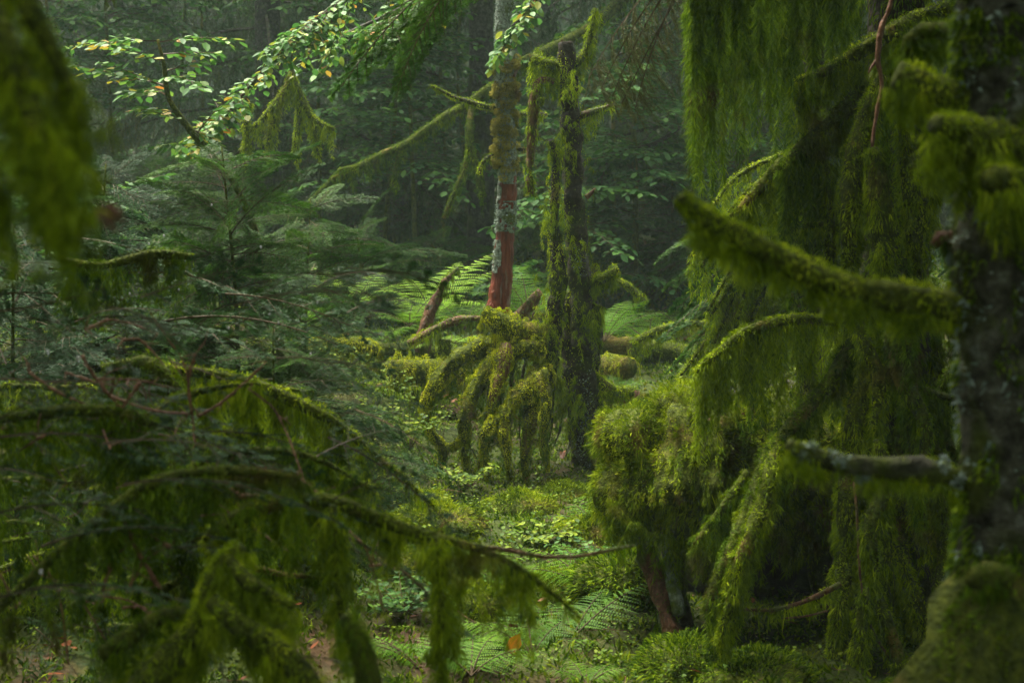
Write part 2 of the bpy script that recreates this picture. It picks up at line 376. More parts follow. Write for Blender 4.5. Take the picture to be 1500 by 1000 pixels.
# leaf litter
mb = MB(); x, y = wedge(9000, 5, 16)
dens = noise(np.stack([x, y, 0 * x + 3], 1), 0.6, 2) + 0.9 * np.exp(-((x - .55) / .5) ** 2 - ((y - 9.2) / .7) ** 2) * 2 + 1.0 * np.exp(-((x - 1.3) / 1.) ** 2 - ((y - 12.) / 2) ** 2)
keep = dens > 1.05; x, y = x[keep], y[keep]; n_ = len(x)
leaves(mb, np.stack([x, y, ground(x, y) + .035], 1), rand_unit(n_) * [1, 1, .35], rand_unit(n_) * .5 + UP, rng.uniform(.035, .07, n_))
x, y = wedge(420, 5, 13); leaves(mb, np.stack([x, y, ground(x, y) + .05], 1), rand_unit(420) * [1, 1, .35], rand_unit(420) * .5 + UP, rng.uniform(.025, .05, 420))
tag(mb.build('leaf_litter', M['litter']), 'fallen russet beech leaves scattered on the forest floor', 'fallen leaves', kind='stuff')
mb = MB(); x, y = wedge(700, 5, 15); n_ = len(x); a_ = np.stack([x, y, ground(x, y) + .02], 1); d_ = rand_unit(n_) * [1, 1, .25]; l_ = rng.uniform(.04, .28, (n_, 1))
bez_ribbon(mb, a_, a_ + d_ * l_ * .5 + rng.normal(0, .012, (n_, 3)), a_ + d_ * l_, .005, 0, 4)
x, y = wedge(30000, 5, 14); kp = noise(np.stack([x, y, 0 * x + 9], 1), .35, 2) > .35; x, y = x[kp], y[kp]; n_ = len(x)
blades(mb, np.stack([x, y, ground(x, y) + .012], 1), rand_unit(n_) * [1, 1, .2], rng.uniform(.012, .03, n_), .004, 0, 1, prof=(1,))
tag(mb.build('needle_litter', M['wood_brown']), 'brown fallen needles and broken sticks in patches on the ground', 'needle litter', kind='stuff')
# bilberry and wood sorrel cover on the mounds
def herb_cover(n, y0, y1, dens_f, hmin, hmax, lf):
    x, y = wedge(n, y0, y1); keep = dens_f(x, y) > rng.random(n); x, y = x[keep], y[keep]; n_ = len(x)
    base = np.stack([x, y, ground(x, y)], 1); h = rng.uniform(hmin, hmax, n_)
    top = base + np.stack([rng.normal(0, .04, n_), rng.normal(0, .04, n_), h], 1)
    bez_ribbon(mb, base, (base + top) / 2 + rng.normal(0, .012, (n_, 3)), top, 0.0025, 1, 2)
    kk = 9; t = rng.uniform(.35, 1, n_ * kk)[:, None]
    a, b = np.repeat(base, kk, 0), np.repeat(top, kk, 0); d = rand_unit(n_ * kk) * [1, 1, .4]
    leaves(mb, a * (1 - t) + b * t + unit(d) * .008, d, UP + rand_unit(n_ * kk) * .5, rng.uniform(.6, 1.2, n_ * kk) * lf, 1.2,
           0, np.clip(np.repeat(rng.random(n_), kk) * .5 + .5 * rng.random(n_ * kk), 0, 1))
mb = MB()
g2 = lambda cx, cy_, sx, sy: (lambda x, y: np.exp(-((x - cx) / sx) ** 2 - ((y - cy_) / sy) ** 2))
herb_cover(6500, 7, 11, lambda x, y: np.clip(1.3 * g2(-1.15, 9.2, .7, .9)(x, y), 0, 1), .08, .24, .018)
herb_cover(3800, 5.2, 10, lambda x, y: np.clip(.25 + .6 * noise(np.stack([x, y, 0 * x], 1), .5, 2), 0, 1), .03, .09, .015)
herb_cover(2600, 9.5, 16, lambda x, y: np.clip(.2 + .6 * noise(np.stack([x, y, 0 * x], 1), .7, 2), 0, 1), .05, .16, .030)
tag(mb.build('bilberry_cover', [M['bilberry'], M['twig']]), 'low yellow-green bilberry and sorrel leaves covering the mounds', 'ground cover', kind='stuff')
# young needle seedlings and dead twigs on the ground further back
mb = MB(); x, y = wedge(60000, 12, 42, .36); n_ = len(x)
r0 = np.stack([x, y, ground(x, y)], 1)
blades(mb, r0, rand_unit(n_) * .8 + UP, rng.uniform(.06, .24, n_), .015 + .0008 * y, .3, 2)
tag(mb.build('undergrowth', M['needle_far']), 'dim green undergrowth rising up the slope behind the clearing', 'undergrowth', kind='stuff')

# ------------------------------------------------------------------ mossy limbs
def limb(core, moss, pts, fl=.014, hl=.05, w=.0045, dens=9000, drape=0, gap=.02, dwd=.02, per=60, m=0, cm=0, rr=1.0, start=0., end=1., vary=.6, sides=9, lean=None, amp=.15):
    tube(core, pts, sides=sides, amp=amp, nsc=.05, m=cm)
    if moss is not None:
        if dens: fuzz(moss, pts, dens, fl, hl, w, m=m, rr=rr)
        if drape: curtain(moss, pts, drape, gap, dwd, per, w, m, vary, start, end, lean)
def splinters(mb, p, r, n, h, m=0):
    an = rng.uniform(0, 6.28, n); root = p + np.stack([np.cos(an) * r * .8, np.sin(an) * r * .8, np.full(n, -.01)], 1)
    blades(mb, root, UP + rand_unit(n) * .25, rng.uniform(.4, 1, n) * h, r * .7, 0, 1, m, prof=(1,))

# ================================================================== the clearing
# --- mossy broken snag with its drooping root-like limbs
Y0 = 9.0
base = P(858, 690, Y0)
t = thing('mossy_snag', 'dark broken snag draped in green moss, with splintered orange top and drooping arched limbs', 'tree stump', base)
tr = MB()
tube(tr, path(Y0, (862, 700, 0, 24), (860, 640, 0, 19), (858, 560, 0, 20), (855, 480, 0, 18), (849, 400, 0, 15), (845, 350, 0, 16), (841, 280, 0, 14), (839, 210, 0, 15), (833, 120, 0, 13), (829, 62, 0, 11)), 120, 14, .22, .07)
tr.build('trunk', [M['wood_dark']], t)
lc = MB()
for px, py, n in [(862, 600, 90), (858, 640, 160), (864, 670, 200), (850, 655, 90), (846, 380, 40), (857, 560, 60)]:
    blades(lc, P(px, py, Y0 - .075) + rng.normal(0, 1, (n, 3)) * [.02, .008, .05], rand_unit(n) + [0, -.4, 0], rng.uniform(.006, .014, n), .007, .1, 1, prof=(1,))
lc.build('lichen', [M['lichen_tuft']], t)
sp = MB(); splinters(sp, P(829, 66, Y0), .035, 16, .05); sp.build('splintered_top', [M['wood_brown']], t)
st = MB(); 
tube(st, path(Y0 - .05, (792, 655, 0, 2), (797, 600, 0, 9), (805, 540, 0, 14), (811, 470, 0, 12), (818, 400, 0, 11), (812, 330, 0, 8), (813, 250, 0, 6), (810, 205, 0, 5)), 80, 10, .3, .05)
tube(st, path(Y0 + .03, (850, 700, 0, 10), (842, 640, 0, 10), (836, 560, 0, 14), (832, 470, 0, 9), (834, 425, 0, 4)), 60, 10, .3, .06)
tube(st, path(Y0 + .05, (878, 650, 0, 8), (872, 560, 0, 8), (872, 480, 0, 7), (860, 400, 0, 6), (856, 340, 0, 5)), 60, 8, .3, .05)
st.build('broken_stem', [M['wood_dark']], t)
ms = MB()
for pts, de, hl, fl in [
    (path(Y0, (862, 690, 0, 23), (858, 560, 0, 20), (848, 400, 0, 17), (838, 210, 0, 15), (829, 75, 0, 12)), 2000, .018, .009),
    (path(Y0 - .05, (798, 600, 0, 10), (806, 540, 0, 15), (811, 470, 0, 13), (816, 400, 0, 11), (812, 330, 0, 10), (813, 250, 0, 8), (810, 205, 0, 6)), 6000, .03, .012),
    (path(Y0 + .03, (842, 640, 0, 10), (836, 550, 0, 15), (832, 470, 0, 10), (834, 425, 0, 4)), 2500, .03, .010),
    (path(Y0 + .05, (878, 650, 0, 10), (872, 560, 0, 9), (872, 480, 0, 9), (860, 400, 0, 7), (856, 340, 0, 6)), 4500, .03, .012)]:
    fuzz(ms, pts, de, fl, hl, .0045)
# shaggy tufts clinging to the stems
for (px, py, n) in [(845, 360, 8), (858, 480, 9), (812, 290, 11), (808, 305, 9), (822, 200, 9), (835, 215, 10), (808, 390, 14), (800, 470, 28), (790, 520, 26), (815, 560, 28), (842, 590, 24), (862, 460, 12), (832, 120, 12), (877, 620, 12)]:
    p = P(px, py, Y0 - .08); rt = p + rng.normal(0, 1, (n, 3)) * [.04, .03, .07]
    drapes(ms, rt, rng.uniform(.04, .16, n), .010, 40, .004)
ms.build('moss', [M['moss']], t)
def snag_limb(name, pts, lab=None, core='moss_core', mossm='moss', **kw):
    c = MB(); q = MB(); limb(c, q, pts, **kw); o = c.build(name, [M[core]], t)
    if lab: o['label'] = lab
    q.build('moss', [M[mossm]], o)
snag_limb('limb', path(Y0, (830, 105, 0, 7), (815, 97, 0, 8), (795, 92, 0, 8), (778, 84, 0, 8)), fl=.016, hl=.05, drape=.13, gap=.006, dwd=.015, per=46, dens=16000)
snag_limb('limb', path(Y0, (838, 100, 0, 6), (850, 88, 0, 6), (862, 65, 0, 5), (868, 35, 0, 3), (872, 12, 0, 2)), fl=.014, hl=.05, drape=.08, gap=.02, dwd=.012, per=40, dens=12000)
snag_limb('limb', path(Y0, (845, 172, 0, 6), (862, 166, 0, 5), (880, 160, 0, 4), (900, 152, 0, 2)), core='wood_brown', fl=.012, hl=.05, drape=.10, gap=.012, dwd=.014, per=40, dens=11000, end=.6)
snag_limb('limb', path(Y0, (858, 290, 0, 4), (866, 283, 0, 3), (872, 276, 0, 1)), core='wood_brown', dens=3000, fl=.01)
snag_limb('limb', path(Y0, (812, 120, -.02, 5), (800, 118, -.02, 6), (788, 122, -.02, 7), (782, 150, -.02, 7), (779, 190, -.02, 7), (776, 240, -.02, 7), (777, 285, -.02, 5)), 'long hanging mossy limb bent down from the upper stem', core='wood_brown', fl=.013, hl=.05, drape=.08, gap=.02, dwd=.014, per=40, dens=9000)
snag_limb('limb', path(Y0, (855, 415, 0, 9), (872, 411, 0, 9), (888, 406, 0, 7), (906, 393, 0, 6)), fl=.016, hl=.04, drape=.09, gap=.012, dwd=.014, per=40, dens=15000)
snag_limb('limb', path(Y0, (870, 500, 0, 6), (872, 475, 0, 8), (874, 460, 0, 8), (880, 447, 0, 5)), fl=.016, hl=.05, drape=.10, gap=.02, dwd=.014, per=40, dens=12000)
snag_limb('limb', path(Y0, (862, 545, 0, 9), (880, 562, 0, 9), (900, 572, .1, 8), (925, 575, .2, 7)), fl=.016, hl=.03, drape=.06, gap=.03, per=30, dens=14000)
snag_limb('limb', path(Y0, (845, 610, .1, 9), (855, 640, .0, 9), (872, 668, -.1, 8), (880, 690, -.15, 7)), dens=7000, mossm='moss_dark')
# drooping arches, left
A = [
  [(800, 505, 0, 12), (765, 500, 0, 13), (725, 503, -.05, 14), (690, 515, -.1, 14), (655, 538, -.15, 14), (634, 568, -.2, 13), (622, 600, -.2, 11), (630, 632, -.2, 10), (655, 655, -.2, 9), (678, 640, -.25, 8), (684, 612, -.28, 7)],
  [(795, 510, -.1, 13), (760, 512, -.15, 13), (725, 530, -.2, 14), (700, 560, -.25, 14), (684, 600, -.3, 12), (680, 640, -.3, 10), (682, 680, -.3, 8), (688, 710, -.3, 5)],
  [(740, 505, -.2, 9), (734, 535, -.25, 11), (728, 565, -.3, 10), (718, 600, -.3, 8), (712, 640, -.3, 6), (700, 690, -.3, 4)],
  [(800, 540, -.1, 14), (782, 560, -.2, 14), (760, 580, -.3, 13), (744, 600, -.35, 11), (740, 640, -.4, 9), (747, 690, -.4, 8), (752, 735, -.4, 6)],
  [(742, 610, -.3, 8), (725, 617, -.35, 9), (712, 630, -.4, 9), (708, 660, -.4, 8), (714, 700, -.4, 7), (722, 728, -.4, 4)],
  [(790, 560, -.2, 12), (778, 600, -.25, 11), (772, 640, -.3, 9), (768, 690, -.3, 7), (775, 720, -.3, 5)],
  [(650, 652, -.2, 8), (644, 690, -.2, 6), (636, 730, -.2, 3)],
  [(790, 545, -.3, 10), (800, 590, -.35, 9), (796, 640, -.35, 7), (802, 690, -.35, 4)],
]
for k, a in enumerate(A):
    pa = path(Y0, *[(q[0], q[1], q[2], q[3] * .8) for q in a]); pa[:, 3] *= np.linspace(1.25, .55, len(pa)); c_ = MB(); q_ = MB(); dk = MB()
    tube(c_, pa, sides=10, amp=.5, nsc=.04); fuzz(q_, pa, 26000, .011, .014, .0055, rr=1.05, jag=.5)
    for _ in range(5):      # short broken side twigs
        i_ = rng.integers(1, len(pa) - 1); b_ = pa[i_, :3]; d_ = unit(rng.normal(0, 1, 3) * [1, .6, .5] + DOWN * .9) * rng.uniform(.05, .13)
        tw_ = np.array([[*b_, .006], [*(b_ + d_ * .5 + rng.normal(0, .008, 3)), .005], [*(b_ + d_), .002]]); tube(c_, tw_, 8, 6, .4, .03); fuzz(q_, tw_, 14000, .009, .02, .005)
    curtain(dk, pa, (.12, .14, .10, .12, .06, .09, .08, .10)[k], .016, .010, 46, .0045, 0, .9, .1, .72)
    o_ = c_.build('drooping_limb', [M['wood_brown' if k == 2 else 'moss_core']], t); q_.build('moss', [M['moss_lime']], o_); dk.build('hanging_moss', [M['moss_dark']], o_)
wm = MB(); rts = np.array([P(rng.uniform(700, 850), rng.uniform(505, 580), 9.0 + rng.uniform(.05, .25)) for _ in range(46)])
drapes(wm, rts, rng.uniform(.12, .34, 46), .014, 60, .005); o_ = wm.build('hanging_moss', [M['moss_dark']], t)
tb = MB()
for k in range(9):
    xa = 715 + k * 15; tube(tb, path(Y0 + .12, (xa + 12, 500 + k * 5, 0, 2), (xa + 4, 560, .03, 2.4), (xa + rng.normal(0, 6), 620, .05, 1.6), (xa - 6 + rng.normal(0, 9), 650 + rng.uniform(0, 45), .05, .6)), 24, 7, .5, .03)
tb.build('dead_twigs', [M['wood_dark']], t)
# the thick upper wedge of a broken root plate
snag_limb('upper_limb', path(Y0 - .05, (705, 462, -.1, 13), (725, 470, -.1, 16), (755, 484, -.05, 17), (790, 500, 0, 18)), mossm='moss_lime', fl=.012, hl=.02, w=.0055, drape=.08, gap=.02, dwd=.012, per=50, dens=22000)

# --- the pale, half stripped dead spruce behind it
Y1 = 10.6
t = thing('dead_spruce', 'slender dead spruce with bare red wood foot, grey lichen bark and golden moss', 'dead tree', P(727, 470, Y1))
spine = path(Y1, (725, 478, 0, 19), (731, 440, 0, 17), (736, 400, 0, 15), (740, 340, 0, 13), (743, 290, 0, 13), (744, 240, 0, 13), (741, 180, 0, 12), (738, 100, 0, 12), (738, 40, 0, 11), (740, -40, 0, 11), (741, -200, 0, 10))
tr = MB(); tube(tr, spine, 140, 14, .07, .05); tr.build('trunk', [M['wood_red']], t)
c = spline(spine, 300)
def sub(py0, py1, mul=1.08):
    zs = P(740, py0, Y1)[2], P(740, py1, Y1)[2]; k = c[(c[:, 2] < max(zs)) & (c[:, 2] > min(zs))][::4].copy(); k[:, 3] *= mul; return k
bk = MB()
def bark(py0, py1, a0, a1, ragged=.25):
    """a sheet of bark that wraps part of the trunk, with torn edges and real thickness"""
    k = sub(py0, py1, 1.0); n = len(k) * 3; k = spline(k, n); ns = 22
    an = np.linspace(a0, a1, ns); _, _, _ = 0, 0, 0
    cc = k[:, None, :3] + np.stack([np.cos(an), np.sin(an), 0 * an], -1)[None] * (k[:, 3] * 1.0)[:, None, None]
    nrm = np.stack([np.cos(an), np.sin(an), 0 * an], -1)[None]
    out = cc + nrm * (.007 + .004 * noise(cc, .03, 2))[..., None]; inn = cc + nrm * .001
    v = np.concatenate([out.reshape(-1, 3), inn.reshape(-1, 3)]); o = n * ns
    i = (np.arange(n - 1)[:, None] * ns + np.arange(ns - 1)[None]).ravel()
    f = np.stack([i, i + 1, i + ns + 1, i + ns], 1)
    edge = noise(cc, .035, 2).reshape(-1)[i]
    vv = np.abs(np.repeat(np.linspace(-1, 1, n - 1), ns - 1)) + .4 * np.clip(np.abs(np.tile(np.linspace(-1, 1, ns - 1), n - 1)) * 1.6 - .9, 0, 2) * (0 if a1 - a0 > 6 else 1)
    f = f[(vv + edge * ragged) < 1.0]
    bk.add(v, [f, f[:, ::-1] + o], .5, 0, True)
bark(342, 292, 0, 6.4, .8); bark(250, -190, 0, 6.4, .05); bark(270, 225, 2.6, 5.8, .6); bark(400, 345, 3.0, 4.5, .5); bark(300, 262, 2.8, 4.0, .3)
bk.build('bark', [M['lichen']], t)
gmn = MB(); fuzz(gmn, sub(248, 118, 1.02), 2200, .014, .02, .006, jag=.5)
for py in np.clip(rng.normal(188, 40, 15), 95, 262):
    for q in range(8):
        a = rng.uniform(3.0, 6.5); p = P(740, py + rng.normal(0, 6), Y1) + np.array([math.cos(a) * .058, math.sin(a) * .058, 0]); n = 260; sz = rng.uniform(.5, 1.35); cr = rng.random()
        dd = rand_unit(n); blades(gmn, p + dd * [.026, .022, .016] * sz, dd + UP * .2 + DOWN * .3 * (dd[:, 2:3] < 0), rng.uniform(.006, .018, n), .005, .3, 2, r=np.clip(cr * .5 + .35 * rng.random(n) + .25 * dd[:, 2] * 0 + .1, 0, 1))
gmn.build('moss', [M['moss_gold']], t)
lt = MB(); n = 2600; k = rng.integers(170, 299, n); an = rng.uniform(0, 6.28, n)
nr = np.stack([np.cos(an), np.sin(an), 0 * an], 1)
blades(lt, c[k, :3] + nr * (c[k, 3:4] + .004), nr + rand_unit(n) * .9, rng.uniform(.008, .02, n), .008, .2, 1, prof=(1,))
for (a, b, nn) in ((335, 300, 260), (392, 352, 60)):
    q = sub(a, b, 1.); k = rng.integers(0, len(q), nn); an = rng.uniform(2.6, 4.2 if nn < 100 else 6.8, nn); nr = np.stack([np.cos(an), np.sin(an), 0 * an], 1)
    blades(lt, q[k, :3] + nr * (q[k, 3:4] + .006) + rng.normal(0, .006, (nn, 3)), nr + rand_unit(nn) * .9, rng.uniform(.008, .018, nn), .008, .2, 1, prof=(1,))
lt.build('lichen', [M['lichen_tuft']], t)
def branch_of(t, pts, core, mossm, **kw):
    c_ = MB(); q_ = MB(); limb(c_, q_, pts, **kw); o = c_.build('branch', [M[core]], t)
    if q_.n: q_.build('moss', [M[mossm]], o)
    return o
branch_of(t, path(Y1, (735, 160, 0, 4), (710, 156, 0, 4), (690, 150, 0, 3.5), (665, 143, 0, 3), (645, 132, 0, 2), (628, 125, 0, 1.5)), 'wood_dark', 'moss', dens=12000, fl=.014, hl=.03, w=.005)
branch_of(t, path(Y1, (733, 228, 0, 3), (715, 230, 0, 3), (705, 243, 0, 3), (702, 255, 0, 3.5)), 'wood_dark', 'moss', dens=14000, fl=.014, hl=.04, w=.005)
branch_of(t, path(Y1, (750, 168, 0, 3), (775, 167, .1, 3.5), (800, 168, .2, 3)), 'wood_dark', 'moss', dens=12000, fl=.013, hl=.04, w=.005)
branch_of(t, path(Y1, (733, 125, 0, 5), (729, 112, 0, 5), (727, 104, 0, 4)), 'wood_brown', 'moss_gold', dens=9000, fl=.014, hl=.02, w=.005)
branch_of(t, path(Y1, (750, 218, 0, 3), (762, 219, 0, 3), (771, 220, 0, 2)), 'wood_dark', 'moss_gold', dens=9000, fl=.014, hl=.02, w=.005)
branch_of(t, path(Y1, (748, 120, 0, 4), (753, 110, 0, 3), (760, 95, .1, 2)), 'wood_brown', 'moss_gold', dens=2000, fl=.01, hl=.02, w=.005)

# --- fallen logs, roots and stubs
def log(name, label, cat, Yd, pts, core='moss_core', mossm='moss', group=None, **kw):
    pt = path(Yd, *pts); lo = pt[pt[:, 2].argmin(), :3] - [0, 0, pt[pt[:, 2].argmin(), 3]]
    o = thing(name, label, cat, lo, group); c_ = MB(); q_ = MB(); kw.setdefault('fl', .016); kw.setdefault('hl', .05); kw.setdefault('w', .005); kw.setdefault('dens', 14000)
    limb(c_, q_, pt, sides=14, **kw); c_.build('wood', [M[core]], o)
    if q_.n: q_.build('moss', [M[mossm]], o)
    return o
log('fallen_log', 'fallen log thickly topped with yellow-green moss, lying left of the arched limbs', 'log', 10.0, [(567, 550, 0, 20), (600, 546, 0, 20), (640, 545, 0, 18), (680, 549, 0, 15), (720, 556, 0, 13)], mossm='moss_lime', drape=.07, gap=.02, per=46, dens=18000)
log('fallen_log', 'mossy log end with bright cap at the far left of the fallen logs', 'log', 10.6, [(450, 512, 0, 14), (490, 508, 0, 15), (530, 508, 0, 13), (556, 520, .1, 10)], mossm='moss_lime', drape=.06, gap=.02, per=40, dens=18000)
log('fallen_log', 'bare brown log lying behind the mossy log', 'log', 10.9, [(550, 508, 0, 9), (600, 515, 0, 10), (650, 520, 0, 10), (700, 520, 0, 10)], dens=1500)
log('fallen_log', 'short mossy log poking out right of the snag', 'log', 10.2, [(840, 538, 0, 17), (870, 538, 0, 17), (900, 536, -.1, 17), (922, 540, -.2, 17)], mossm='moss_lime', drape=.04, gap=.02, per=30, dens=16000)
log('fallen_log', 'rotten broken log with dark red wood below the short mossy log', 'log', 9.6, [(850, 568, 0, 12), (880, 574, 0, 12), (910, 580, 0, 12), (936, 582, 0, 9)], core='wood_brown', dens=3000)
log('fallen_log', 'long dark log half hidden behind the hanging branches on the right', 'log', 11.2, [(870, 505, 0, 13), (940, 510, 0, 15), (1000, 520, 0, 17), (1060, 535, 0, 18), (1150, 545, 0, 18)], dens=5000, mossm='moss')
log('wooden_post', 'short mossy upright stub standing beside the brown log', 'stump', 10.2, [(651, 540, 0, 9), (651, 515, 0, 9), (652, 497, 0, 8)], dens=15000)
log('wooden_post', 'thin mossy peg standing under the mossy log', 'stump', 9.6, [(546 + 62, 620, 0, 7), (608, 590, 0, 6), (607, 565, 0, 6)], dens=15000)
o = log('root_snag', 'pointed reddish brown root rising beside the lime-green ferns', 'dead root', 10.6, [(614, 515, 0, 16), (622, 490, 0, 13), (632, 455, 0, 8), (645, 425, 0, 6), (658, 405, 0, 4), (672, 393, 0, 2)], core='wood_brown', mossm='moss_dark', dens=5000, amp=.5)
log('root_snag', 'broken red-brown stub leaning right, behind the mossy wedge', 'dead root', 10.4, [(750, 475, 0, 10), (765, 458, 0, 8), (778, 443, 0, 8), (794, 428, 0, 5)], core='wood_brown', dens=3000, amp=.5)
log('fallen_branch', 'thin lichened branch arching from the brown root to the mossy wedge', 'branch', 10.2, [(598, 503, 0, 5), (620, 492, 0, 6), (645, 478, 0, 7), (672, 470, 0, 7), (700, 467, 0, 4), (712, 470, 0, 3)], core='wood_brown', dens=14000, fl=.014, hl=.06, amp=.4)
log('fallen_branch', 'thin mossy branch lying on the slope right of the snag', 'branch', 11.6, [(895, 410, 0, 3), (915, 415, 0, 4), (935, 432, 0, 5), (946, 445, 0, 4)], dens=12000)
log('fallen_branch', 'mossy arching branch over the long dark log', 'branch', 10.2, [(925, 505, 0, 5), (950, 490, 0, 6), (980, 480, 0, 6), (1010, 473, 0, 5), (1040, 475, 0, 4)], dens=12000, drape=.10, gap=.02, per=30)

# ------------------------------------------------------------------ ferns
def frond(mb, base, az, el, L, width=.31, curl=1.0, npin=19, side_roll=0.0, rnd=None):
    """one twice-divided frond; the midrib rises and then arches over"""
    h = np.array([math.cos(az), math.sin(az), 0]); sdir = np.array([-h[1], h[0], 0])
    s = np.linspace(0, 1, 40); ang = el - curl * s ** 1.3
    st = L / 39; d = h[None] * np.cos(ang)[:, None] + UP * np.sin(ang)[:, None]
    c = base + np.vstack([np.zeros(3), np.cumsum(d[:-1] * st, axis=0)])
    t = d; nrm = unit(np.cross(np.broadcast_to(sdir, t.shape), t)) * -1; nrm = np.where(nrm[:, 2:3] < 0, -nrm, nrm)
    rnd = rng.random() if rnd is None else rnd
    pts = np.hstack([c, (0.0035 * (1 - .8 * s))[:, None]])
    tube(mb, pts, 14, 4, 0, .1, m=1, cap=False)
    u = np.linspace(.16, .99, npin); i = (u * 39).astype(int)
    prof = np.sin(np.clip((u - .10) / .9, 0, 1) ** .55 * np.pi) ** .85
    pl = L * width * prof + .012
    for sg in (-1, 1):
        root = c[i] + rng.normal(0, .001, (npin, 3)); pd = unit(sdir * sg + t[i] * .45 - UP * .14 + rng.normal(0, .05, (npin, 3)))
        npn = 11; q = np.linspace(.06, 1, npn); R0 = (root[:, None] + pd[:, None] * (pl[:, None] * q)[..., None] - UP * (.10 * pl[:, None] * q ** 2)[..., None])
        w = (L / npin * .40) * (1 - q ** 1.6 * .85)[None] * (.35 + .65 * prof)[:, None]
        for s2 in (-1, 1):
            n2 = nrm[i][:, None]; crossd = unit(np.cross(n2, pd[:, None])) * s2
            dd = (crossd + pd[:, None] * .55) * np.ones((1, npn, 1)); N = npin * npn
            blades(mb, R0.reshape(-1, 3), dd.reshape(-1, 3) + rand_unit(N) * .06, w.reshape(-1) * 1.05, L / npin * .26 + .002, .12, 2, 0,
                   np.clip(rnd * .6 + .4 * rng.random(N) * .9, 0, 1), side=unit(np.repeat(pd, npn, 0)), prof=(.9, .85))
def fern(label, px, py, Yd, fronds, lime=False, group=None):
    """fronds: list of (azimuth deg, elevation deg, length m, curl)"""
    b = P(px, py, Yd); o = thing('fern', label, 'fern', b, group)
    for az, el, L, cu in fronds:
        mb = MB(); frond(mb, b, math.radians(az), math.radians(el), L, curl=cu)
        mb.build('frond', [M['fern_lime' if lime else 'fern'], M['twig']], o)
    return o
FG = 'ferns growing on the forest floor'
def rf(n, a0, a1, e0, e1, l0, l1, c=1.0): return [(a0 + (a1 - a0) * (k + .5) / n + rng.normal(0, 8), rng.uniform(e0, e1), rng.uniform(l0, l1), c * rng.uniform(.8, 1.2)) for k in range(n)]
fern('large lime-green fern with spreading fronds behind the brown pointed root', 632, 470, 11.2, [(12, 58, .62, 1.0), (32, 62, .66, .8), (165, 48, .42, 1.3), (190, 60, .50, 1.5), (225, 50, .45, 1.2), (60, 70, .55, 1.0), (120, 60, .5, 1.1), (330, 45, .45, 1.2)], True, FG)
fern('lime fern fronds left of the large lime-green fern, under the drooping fir twigs', 520, 455, 11.6, [(20, 50, .45, 1.1), (165, 45, .5, 1.0), (150, 62, .5, 1.0), (60, 60, .45, 1), (200, 40, .4, 1), (300, 50, .3, 1)], True, FG)
fern('small green fern low beside the brown log', 600, 478, 10.9, rf(6, 0, 360, 35, 60, .26, .36), False, FG)
fern('green fern between the brown root and the dead spruce', 680, 482, 11.0, rf(7, 0, 360, 35, 65, .32, .46), False, FG)
fern('green fern between the dead spruce and the snag', 775, 470, 11.3, rf(8, -30, 210, 40, 72, .4, .52), False, FG)
fern('pale fern tuft flat at the foot of the arching brown branch', 660, 505, 10.6, rf(6, 0, 360, 15, 35, .22, .32), True, FG)
fern('green fern directly right of the snag', 885, 500, 11.0, rf(8, -60, 180, 35, 65, .36, .5), False, FG)
fern('green fern over the long dark log', 950, 505, 11.5, rf(8, -10, 190, 30, 60, .36, .5), False, FG)
fern('dim fern at the edge of the hanging branches on the right', 1015, 500, 12.0, rf(7, 0, 200, 30, 60, .36, .5), False, FG)
fern('green fern amongst the fir twigs far left of the lime ferns', 440, 485, 11.4, rf(8, 0, 360, 35, 60, .35, .5), False, FG)
fern('fern low behind the mossy log cap', 560, 500, 11.4, rf(6, 0, 360, 25, 50, .3, .4), False, FG)
fern('small fern in the dark behind the dead spruce foot', 828, 440, 13.0, rf(6, 0, 360, 35, 60, .3, .45), False, FG)
fern('little fern tuft with narrow fronds beside the mossy log end', 905, 590, 9.8, rf(4, 20, 160, 50, 70, .22, .3), False, FG)
fern('flat fern spreading below the snag on the leaf litter', 838, 745, 8.0, [(180, 22, .34, .6), (150, 30, .30, .8), (15, 25, .30, .7), (40, 30, .30, .9), (215, 20, .24, .6)], False, FG)
fern('fern frond pair just left of the mossy hummock', 872, 770, 7.4, [(170, 25, .25, .7), (30, 25, .2, .6), (120, 35, .24, .8)], False, FG)
fern('fern in front of the dark hollow with one long frond pointing up right', 838, 935, 5.9, [(28, 40, .40, .6), (170, 20, .26, .6), (100, 40, .24, .8), (60, 40, .3, .6)], False, FG)
fern('fern fan in the middle of the mossy foreground', 760, 880, 6.4, rf(8, 0, 200, 18, 42, .26, .38, .8), False, FG)
fern('fern clump at the bottom edge behind the hanging moss strand', 620, 985, 5.5, rf(9, 0, 200, 25, 50, .22, .34), False, FG)
fern('small fern at the bottom edge near the orange leaves', 690, 990, 5.4, rf(8, 0, 180, 25, 50, .2, .28), False, FG)
fern('small fern half hidden behind the lowest left branch', 520, 905, 6.2, rf(8, 0, 360, 30, 50, .24, .32), False, FG)
fern('fern beside the middle leafy tuft with narrow arching fronds', 690, 860, 6.6, rf(7, 0, 200, 30, 55, .26, .36), False, FG)
fern('fern tuft under the long mossy bough, left of the middle ferns', 560, 860, 6.6, rf(7, 0, 200, 30, 55, .26, .36), False, FG)
fern('fern tuft in the shade right above the bottom edge fern', 780, 960, 5.7, rf(7, 0, 200, 30, 55, .24, .32), False, FG)
fern('tiny fern cut by the bottom edge below the hollow', 860, 1005, 5.3, rf(5, 0, 180, 30, 50, .12, .16), False, FG)
fern('fern drooping over the left shoulder of the mossy hummock', 862, 860, 6.3, [(175, 30, .34, .9), (150, 45, .32, .9), (60, 30, .26, .8), (120, 50, .28, .9)], False, FG)

